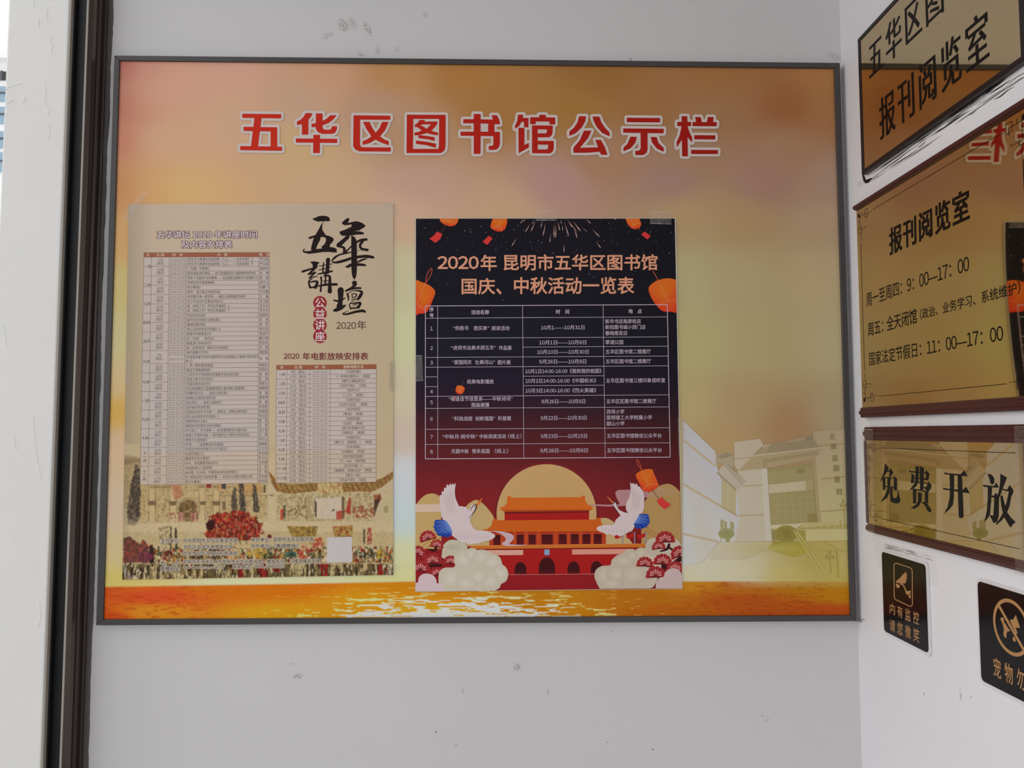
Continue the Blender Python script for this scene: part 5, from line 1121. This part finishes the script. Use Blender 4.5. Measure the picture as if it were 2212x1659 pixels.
def bow(P):                                      # the thin sheet bulges a little
    u = np.clip((BOW['y1']-P[:, 0])/(BOW['y1']-BOW['y0']), 0, 1); v = np.clip((P[:, 1]-BOW['z0'])/(BOW['z1']-BOW['z0']), 0, 1)
    return .0026*np.sin(np.pi*u)**1*np.sin(np.pi*v)**.8
def yzb(P, lift):
    P = np.asarray(P, float); return np.stack([WALL_X-lift-bow(P), P[:, 0], P[:, 1]], 1)
_f = Print(yzb, LB2); _f.grid(BOW['y0'], BOW['z0'], BOW['y1'], BOW['z1'], 40, 40, lambda a, b_: np.ones((len(a), 3)))
_f.mb.build('brass_panel', MAT['brass'], n2_, smooth_=True)
LT = LB2+.0001
p = Print(yzb, LT, 1e-7, L=1.0)
row(p, '报刊阅览室', Y(1922, -.49, LT), Y(2097, -.49, LT), Z(-.522, LT), Z(-.456, LT), ETCH, gap=.06, bold=.035, boldx=.03)
rowfit(p, '周一至周四：9：00—17：00', Y(1872, -.36, LT), Y(2096, -.36, LT), Z(-.3815, LT), Z(-.3445, LT), ETCH, bold=.012)
rowfit(p, '周五：', Y(1875, -.28, LT), Y(1909, -.28, LT), Z(-.299, LT), Z(-.2635, LT), ETCH, bold=.02)
rowfit(p, '全天闭馆', Y(1917, -.28, LT), Y(1983, -.28, LT), Z(-.300, LT), Z(-.2645, LT), ETCH, bold=.02)
rowfit(p, '（政治、业务学习、系统维护）', Y(1990, -.28, LT), Y(2205, -.28, LT), Z(-.2945, LT), Z(-.2705, LT), ETCH, bold=.012)
rowfit(p, '国家法定节假日：11：00—17：00', Y(1878, -.2, LT), Y(2168, -.2, LT), Z(-.2185, LT), Z(-.1835, LT), ETCH, bold=.012)
o = p.build('etched_lettering', n2_); o['kind'] = 'stuff'
p = Print(yzb, LT+.0001, 1e-7, L=1.0)
def longline(a, b_, wd):
    a, b_ = np.array(a), np.array(b_)
    for k in range(30): p.line(tuple(a+(b_-a)*k/30), tuple(a+(b_-a)*(k+1)/30), wd, ETCH)
zT, zB = Z(-.6, LT), Z(-.0995, LT); yl = Y(1863.5, -.35, LT); yr = Y(2219, -.35, LT); g = .058
longline((yl-g, zT), (yr+g, zT), .0011); longline((yl-g, zB), (yr+g, zB), .0011); longline((yl, zT-g), (yl, zB+g), .0016); longline((yr, zT-g), (yr, zB+g), .0016)
for y_, z_, su, sv in ((yl, zT, 1, 1), (yr, zT, -1, 1), (yl, zB, 1, -1), (yr, zB, -1, -1)): fret(p, y_+su*.006, z_-sv*(-.006), su, sv, True)
o = p.build('etched_border', n2_); o['kind'] = 'stuff'

# free admission plaque
ya, yb_ = Y(1864.5, .12, L2), Y(2262, .12, L2)
zt, zbt, zbb, zb = Z(-.0195, L2), Z(.0170, LB2), Z(.241, LB2), Z(.266, L2); yi = Y(1869.5, .12, LB2); yj = yb_+.017
n3_ = thing('admission_plaque', (WALL_X, (ya+yb_)/2, zb), 'wide brass plaque with four large characters in a dark red wooden frame, third sign down', 'sign')
slab(yb_, ya, zb, zt, 0, LB2-.0015, 'red_wood', 'backing_board', n3_, bevel=.001)
for z0_, z1_ in ((zbt, zt), (zb, zbb)):
    r_ = slab(yb_, ya, z0_, z1_, .0005, L2-.004, 'red_wood', 'wooden_rail', n3_, bevel=.003)
    zm = (z0_+z1_)/2; slab(yb_+.002, ya-.002, zm-.005, zm+.005, L2-.005, L2, 'red_wood', 'rail_moulding', r_, bevel=.003)
slab(yi-.001, ya, zbb, zbt, .0005, L2-.005, 'red_wood', 'wooden_rail', n3_, bevel=.003); slab(yb_, yj, zbb, zbt, .0005, L2-.005, 'red_wood', 'wooden_rail', n3_, bevel=.003)
slab(yj, yi, zbb, zbt, LB2-.0014, LB2, 'brass', 'brass_panel', n3_)
K8 = TR(1880, 980, 6.663)
GL = [[[(210, 135), (265, 205), (240, 260), (195, 330), (140, 415), (150, 380), (185, 290), (205, 200)], [(240, 238), (272, 238), (290, 205), (332, 275), (300, 315), (268, 348), (272, 300), (275, 262), (230, 262)], [(172, 345), (215, 345), (215, 520), (182, 525)], [(200, 333), (340, 343), (340, 357), (200, 352)], [(340, 315), (383, 365), (380, 530), (345, 532), (335, 480)], [(180, 458), (345, 478), (345, 492), (180, 476)],
       [(245, 348), (292, 348), (280, 480), (275, 560), (235, 640), (155, 697), (165, 670), (210, 600), (245, 500)], [(285, 486), (320, 486), (318, 600), (330, 635), (370, 640), (390, 600), (398, 505), (405, 560), (428, 660), (425, 700), (390, 718), (330, 712), (290, 680), (282, 600)]],
      [[(553, 237), (580, 250), (650, 255), (795, 268), (795, 285), (650, 275), (565, 268)], [(795, 230), (850, 290), (835, 375), (800, 385), (760, 372), (770, 356), (800, 350)], [(590, 340), (805, 358), (805, 372), (590, 354)], [(590, 280), (630, 310), (625, 400), (600, 432), (580, 410), (592, 350)], [(585, 398), (830, 420), (830, 436), (590, 416)], [(830, 392), (880, 455), (870, 500), (835, 550), (790, 515), (765, 475), (800, 482), (828, 430)],
       [(650, 172), (698, 190), (690, 400), (660, 470), (560, 540), (590, 490), (640, 420), (650, 300)], [(708, 178), (770, 205), (765, 520), (715, 520)], [(600, 498), (832, 538), (832, 558), (610, 522)], [(610, 505), (660, 525), (655, 718), (615, 715)], [(785, 538), (832, 558), (832, 712), (785, 712)], [(685, 550), (740, 570), (735, 690), (690, 760), (640, 792), (580, 785), (600, 770), (660, 730), (685, 680)], [(735, 700), (800, 690), (870, 800), (875, 835), (855, 845), (820, 820), (790, 750)]],
      [[(1060, 268), (1110, 280), (1300, 295), (1350, 238), (1400, 325), (1320, 320), (1100, 300), (1075, 298)], [(1042, 490), (1090, 500), (1330, 525), (1375, 475), (1430, 572), (1340, 560), (1080, 520), (1055, 520)], [(1140, 285), (1205, 300), (1200, 640), (1185, 740), (1130, 810), (1062, 862), (1075, 830), (1110, 770), (1140, 640), (1145, 500)], [(1255, 300), (1315, 310), (1330, 600), (1340, 905), (1325, 928), (1280, 925), (1272, 900), (1260, 600)]],
      [[(1685, 288), (1740, 300), (1780, 350), (1782, 420), (1755, 445), (1730, 430), (1710, 350)], [(1615, 447), (1680, 455), (1780, 465), (1810, 415), (1850, 490), (1700, 485), (1630, 475)], [(1690, 480), (1750, 490), (1740, 640), (1720, 880), (1690, 930), (1640, 980), (1650, 940), (1675, 830), (1690, 640)], [(1745, 600), (1780, 605), (1800, 565), (1855, 610), (1850, 680), (1845, 900), (1820, 985), (1770, 998), (1745, 940), (1715, 885), (1770, 890), (1785, 640), (1745, 622)],
       [(1870, 288), (1965, 345), (1950, 380), (1890, 540), (1862, 615), (1835, 600), (1860, 480), (1870, 380)], [(1900, 505), (1970, 515), (2005, 450), (2060, 530), (2040, 600), (2000, 590), (1990, 545), (1905, 525)], [(1990, 560), (2035, 570), (2000, 760), (1950, 880), (1890, 960), (1815, 1025), (1805, 1010), (1860, 940), (1920, 830), (1960, 700)], [(1870, 610), (1900, 600), (1930, 720), (1970, 850), (2030, 930), (2092, 985), (2045, 1020), (2020, 1065), (1980, 1010), (1920, 900), (1885, 760)]]]
for polys in GL:
    p = Print(right, LB2+.0002, 1e-7, L=1.0)
    for pts in polys: p.poly(K8(pts), (32, 30, 30))
    o = p.build('painted_character', n3_); o['kind'] = 'stuff'
LT = LB2+.0001; p = Print(yz, LT, 1e-7, L=1.0)
zT, zB = Z(.0362, LT), Z(.2205, LT); yl = Y(1877, .12, LT); yr = Y(2245, .12, LT); g = .046
p.line((yl-g, zT), (yr+g, zT), .0011, ETCH); p.line((yl-g, zB), (yr+g, zB), .0011, ETCH); p.line((yl, zT-g), (yl, zB+g), .0016, ETCH)
for y_, z_, su, sv in ((yl, zT, 1, 1), (yl, zB, 1, -1)): fret(p, y_+.004, z_+sv*.004, su, sv, False, u=.0088)
o = p.build('etched_border', n3_); o['kind'] = 'stuff'

# small black signs below
GD = (186, 140, 92)
L4 = .005; zt, zb = Z(.3005, L4), Z(.518, L4); zt2, zb2 = Z(.3065, L4), Z(.5105, L4)
def small(name, px0, wid, label):
    y1 = Y(px0, .41, L4); y0 = y1-wid
    t = thing(name, (WALL_X, (y0+y1)/2, zb), label, 'sign', 'small black notices on the right wall')
    slab(y0, y1, zb, zt, .0005, L4-.001, 'acrylic', 'clear_rim', t, rad=.009)
    slab(y0+.005, y1-.005, zb2, zt2, L4-.0009, L4, 'black_panel', 'black_face', t, rad=.008)
    return t, y0, y1
wid = Y(1904.5, .41, L4)-Y(2005, .41, L4)
s1, y0, y1 = small('camera_notice', 1904.5, wid, 'black notice with golden surveillance camera pictogram under the wide brass plaque')
J5 = TR(1830, 1150, 4.047)
p = Print(right, L4+.0002, 1e-7, L=1.0)
def rrect(x0, y0_, x1, y1_, sl, rad): 
    P = []
    for cx, cy2, a0 in ((x1-rad, y0_+rad, -90), (x1-rad, y1_-rad, 0), (x0+rad, y1_-rad, 90), (x0+rad, y0_+rad, 180)):
        for k in range(5): a = math.radians(a0+k*22.5); X_ = cx+rad*math.cos(a); P.append((X_, cy2+rad*math.sin(a)+sl*(X_-x0)))
    return P
P = []
for (cx, cy2, a0) in ((545, 335, -90), (547, 618, 0), (435, 565, 90), (433, 298, 180)):
    for k in range(5): a = math.radians(a0+k*22.5); P.append((cx+24*math.cos(a), cy2+28*math.sin(a)+.25*24*math.cos(a)))
p.outline(J5(P), 1.9, GD); o = p.build('pictogram_frame', s1); o['kind'] = 'stuff'
p = Print(right, L4+.0002, 1e-6, L=1.0)
for pts in ([(515, 345), (523, 378), (515, 430), (505, 450), (497, 440), (483, 458), (468, 460), (462, 445), (425, 440), (430, 425), (455, 405), (490, 365)], [(430, 448), (450, 455), (462, 470), (455, 485), (440, 488), (425, 470), (425, 452)], [(484, 458), (492, 452), (522, 515), (512, 520)], [(510, 518), (532, 510), (540, 520), (538, 545), (520, 545), (512, 535)], [(530, 520), (548, 508), (558, 512), (552, 530), (555, 560), (558, 580), (548, 576), (530, 552), (545, 550), (542, 535), (530, 538)]):
    p.poly(J5(pts), GD)
p.build('camera_pictogram', s1)
p = Print(right, L4+.0002, 1e-7, L=1.0)
def rowq(p, s, TL, TRt, BR, BL, gap, bold):
    n_ = len(s); w_ = 1/(n_+(n_-1)*gap)
    f = bil([TL, TRt, BR, BL])
    yl_, yr_ = [float(right(q, L4)[0][1]) for q in (TL, TRt)]
    def uu(t):                                   # equal steps on the wall, not in the picture
        y_ = yl_+(yr_-yl_)*t; return (1/y_-1/yl_)/(1/yr_-1/yl_)
    for i, ch in enumerate(s):
        a, b_ = uu(i*(1+gap)*w_), uu(i*(1+gap)*w_+w_); p.text(ch, [f(a, 0), f(b_, 0), f(b_, 1), f(a, 1)], GD, bold, 'ink' if ch != '一' else 'em', q=3)
rowq(p, '内有监控', *J5([(372, 614), (628, 700), (628, 812), (372, 708)]), .42, .02); rowq(p, '请您微笑', *J5([(372, 755), (630, 850), (630, 970), (372, 856)]), .42, .02)
o = p.build('notice_lettering', s1); o['kind'] = 'stuff'

s2, y0, y1 = small('pet_notice', 2111.5, wid, 'black notice with crossed-out dog pictogram at the lower right picture edge')
ym = (y0+y1)/2; LT = L4+.0002
p = Print(yz, LT, 1e-6, L=1.0)
zc = Z(.377, LT, 2180); yc = Y(2184, .377, LT); R_ = .0425; N_ = 48
V = []; 
for k in range(N_):
    a = 2*math.pi*k/N_
    for r_ in (R_, R_-.0055): V.append((yc+r_*math.cos(a), zc+r_*math.sin(a)))
p.mb.raw(p._map(V), [(2*i, 2*i+1, (2*i+3) % (2*N_), (2*i+2) % (2*N_)) for i in range(N_)], col(GD, 1.0)); p.l += 1e-4
sl = [(yc+.029, zc+.029), (yc-.029, zc-.029)]
p.line(*sl, .0055, GD); p.build('prohibition_ring', s2)
p = Print(right, L4+.00015, 1e-6, L=1.0)
p.poly(J5(smooth([(1342, 765), (1345, 745), (1362, 745), (1372, 760), (1370, 780), (1385, 800), (1402, 830), (1425, 862), (1400, 868), (1392, 900), (1392, 922), (1378, 918), (1366, 890), (1370, 850), (1355, 790)], 3)), GD)
p.poly(J5([(1422, 765), (1450, 762), (1475, 720), (1485, 755), (1510, 825), (1500, 838), (1470, 830), (1490, 880), (1478, 890), (1440, 810)]), GD)
p.poly(J5(smooth([(1447, 925), (1452, 912), (1468, 925), (1474, 948), (1466, 958), (1452, 948)], 3)), GD)
p.build('dog_pictogram', s2)
p = Print(yz, LT, 1e-7, L=1.0)
row(p, '宠物勿入', Y(2145, .47, LT), Y(2145, .47, LT)-(Y(2145, .47, LT)-Y(2215, .47, LT))*1.383, Z(.4515, LT, 2180), Z(.489, LT, 2180), GD, gap=.36, bold=.02)
o = p.build('notice_lettering', s2); o['kind'] = 'stuff'

# ------------------------------------------------------------------ tape, film, glue
def tape(name, mp, pts, lift, m_, label, cat='tape', th=.00012, edges=True, group=None):
    A = mp(pts, lift+th); B_ = mp(pts, lift); n_ = len(pts); b = MB()
    group = group or {'clear_tape': 'clear tape strips holding the posters', 'packing_tape': 'packing tape strips over the wide plaque'}.get(name)
    t = thing(name, B_.mean(0), label, cat, group)
    b.raw(np.concatenate([A, B_]), [tuple(range(n_)), tuple(range(2*n_-1, n_-1, -1))]+[(i, (i+1) % n_, (i+1) % n_+n_, i+n_) for i in range(n_)], (1, 1, 1))
    b.build('film', MAT[m_], t)
    if edges:
        for k_ in (0, 2):                         # short torn ends, in a more opaque film
            a, c = np.array(pts[k_ % n_], float), np.array(pts[(k_+1) % n_], float)
            d = c-a; n2 = np.array([-d[1], d[0]])/max(1e-6, np.hypot(*d))*.35; q = [a+n2, a+d*.3-n2*.4, a+d*.6+n2, c+n2*.3, c-n2*.6, a+d*.5-n2*1.1, a-n2]
            e = MB(); e.raw(mp(q, lift+th+.00006), [tuple(range(7))], (1, 1, 1)); e.build('torn_edge', MAT['tape_edge'], t, recalc=False)
    return t
LO = TOP+.0015
tape('clear_tape', back, [(310, 413), (319, 419), (277, 477), (265, 470), (274, 452)], LO, 'clear_tape', 'clear tape strip across the top left corner of the beige lecture poster')
tape('clear_tape', back, [(826, 439), (850, 439), (870, 470), (863, 478), (849, 464)], LO, 'clear_tape', 'clear tape strip across the top right corner of the beige lecture poster')
tape('clear_tape', back, [(270, 772), (284, 771), (282, 826), (268, 826)], LO, 'clear_tape', 'clear tape strip halfway down the left edge of the beige lecture poster')
tape('yellowed_tape', back, [(842, 781), (851, 780), (851, 845), (842, 845)], LO, 'yellow_tape', 'yellowed tape strip halfway down the right edge of the beige lecture poster', edges=False)
tape('clear_tape', back, [(251, 1217), (260, 1212), (286, 1246), (276, 1252)], LO, 'clear_tape', 'clear tape strip across the bottom left corner of the beige lecture poster')
tape('clear_tape', back, [(836, 1247), (832, 1236), (862, 1216), (866, 1226)], LO, 'clear_tape', 'clear tape strip across the bottom right corner of the beige lecture poster')
tape('clear_tape', back, [(1157, 457), (1202, 456), (1202, 476), (1157, 476)], LO, 'clear_tape', 'clear tape strip over the top middle edge of the dark festival poster')
tape('clear_tape', back, [(1404, 458), (1450, 457), (1450, 484), (1404, 483)], LO, 'clear_tape', 'clear tape strip at the top right edge of the dark festival poster')
tape('clear_tape', back, [(892, 769), (912, 768), (914, 822), (892, 823)], LO, 'clear_tape', 'clear tape strip halfway down the left edge of the dark festival poster')
tape('clear_tape', back, [(1464, 905), (1478, 905), (1480, 985), (1466, 985)], LO, 'clear_tape', 'clear tape strip on the lower right edge of the dark festival poster')
# packing tape over both ends of the wide plaque
tape('packing_tape', right, [(1861, 927), (1886, 928), (1889, 1150), (1873, 1146)], L2+.0006, 'dark_tape', 'strip of packing tape over the left end of the wide brass plaque')
tape('packing_tape', right, [(2191, 922), (2225, 921), (2225, 1250), (2193, 1238)], L2+.0006, 'dark_tape', 'strip of packing tape over the right end of the wide brass plaque')
tape('adhesive_film', right, [(1884, 1161), (2021, 1200), (2027, 1266), (2005, 1262), (2001, 1212), (1904, 1186), (1903, 1232), (1897, 1228), (1890, 1210)], .0005, 'film_patch', 'crumpled clear film patch around the top of the camera notice', 'film', edges=False)

# glue smears under the topmost sign, flaked paint by the board corner
WR = bpy.data.objects['wall_right']
rnd = random.Random(5); p = Print(right, .0006, 2e-7, L=1.0)
for k in range(46):
    t0 = rnd.uniform(-.02, .9); t1 = min(1.05, t0+rnd.uniform(.04, .35)); f_ = rnd.uniform(.00, 1)**1.3
    def sp(t, f_): x = 1864+t*360; return (x, 938+(-.704+.030*f_)*(x-1078))
    c = rnd.choice(((70, 66, 66), (110, 106, 104), (150, 146, 144), (190, 188, 186), (46, 42, 44)))
    pts = [(*sp(t0+(t1-t0)*i/3, f_+rnd.uniform(-.05, .05)), w_) for i, w_ in enumerate((.3, rnd.uniform(.8, 2.6), rnd.uniform(.6, 2), .2))]
    p.stroke(pts, c, cap=False, n=3)
p.stroke([(1865, 388, 2), (1872, 392, 8), (1882, 385, 2)], (30, 26, 28)); p.stroke([(1863, 372, 2), (1866, 384, 5), (1871, 394, 2)], (40, 36, 36))
o = p.build('glue_smear', WR); o['kind'] = 'stuff'
p = Print(right, .0006, 2e-7, L=1.0)
for k in range(26):                               # grey smear above the camera notice
    a = rnd.uniform(0, 1); x = 1907+a*95; y_ = 1176+a*26+rnd.uniform(-3, 7)
    p.stroke([(x, y_, .2), (x+rnd.uniform(5, 14), y_+rnd.uniform(1, 4), rnd.uniform(.4, 1.6)), (x+rnd.uniform(16, 24), y_+rnd.uniform(4, 7), .2)], rnd.choice(((150, 148, 146), (168, 166, 164), (120, 118, 118))), cap=False, n=2)
p.l = .0011
o = p.build('grey_smear', WR); o['kind'] = 'stuff'
b = MB()
for pts in ([(1853, 1333), (1858, 1337), (1869, 1338), (1860, 1341), (1862, 1345), (1856, 1342), (1852, 1343)],):
    A = right(pts, .0012); B_ = right(pts, 0.0); n_ = len(pts); b.raw(np.concatenate([A, B_]), [tuple(range(n_))]+[(i, (i+1) % n_, (i+1) % n_+n_, i+n_) for i in range(n_)], (1, 1, 1))
o = b.build('paint_flake', MAT['pale_lip'], WR)

bpy.data.objects.remove(_to)
for o in SC.objects:
    if '_w' in o: del o['_w']
print('done')
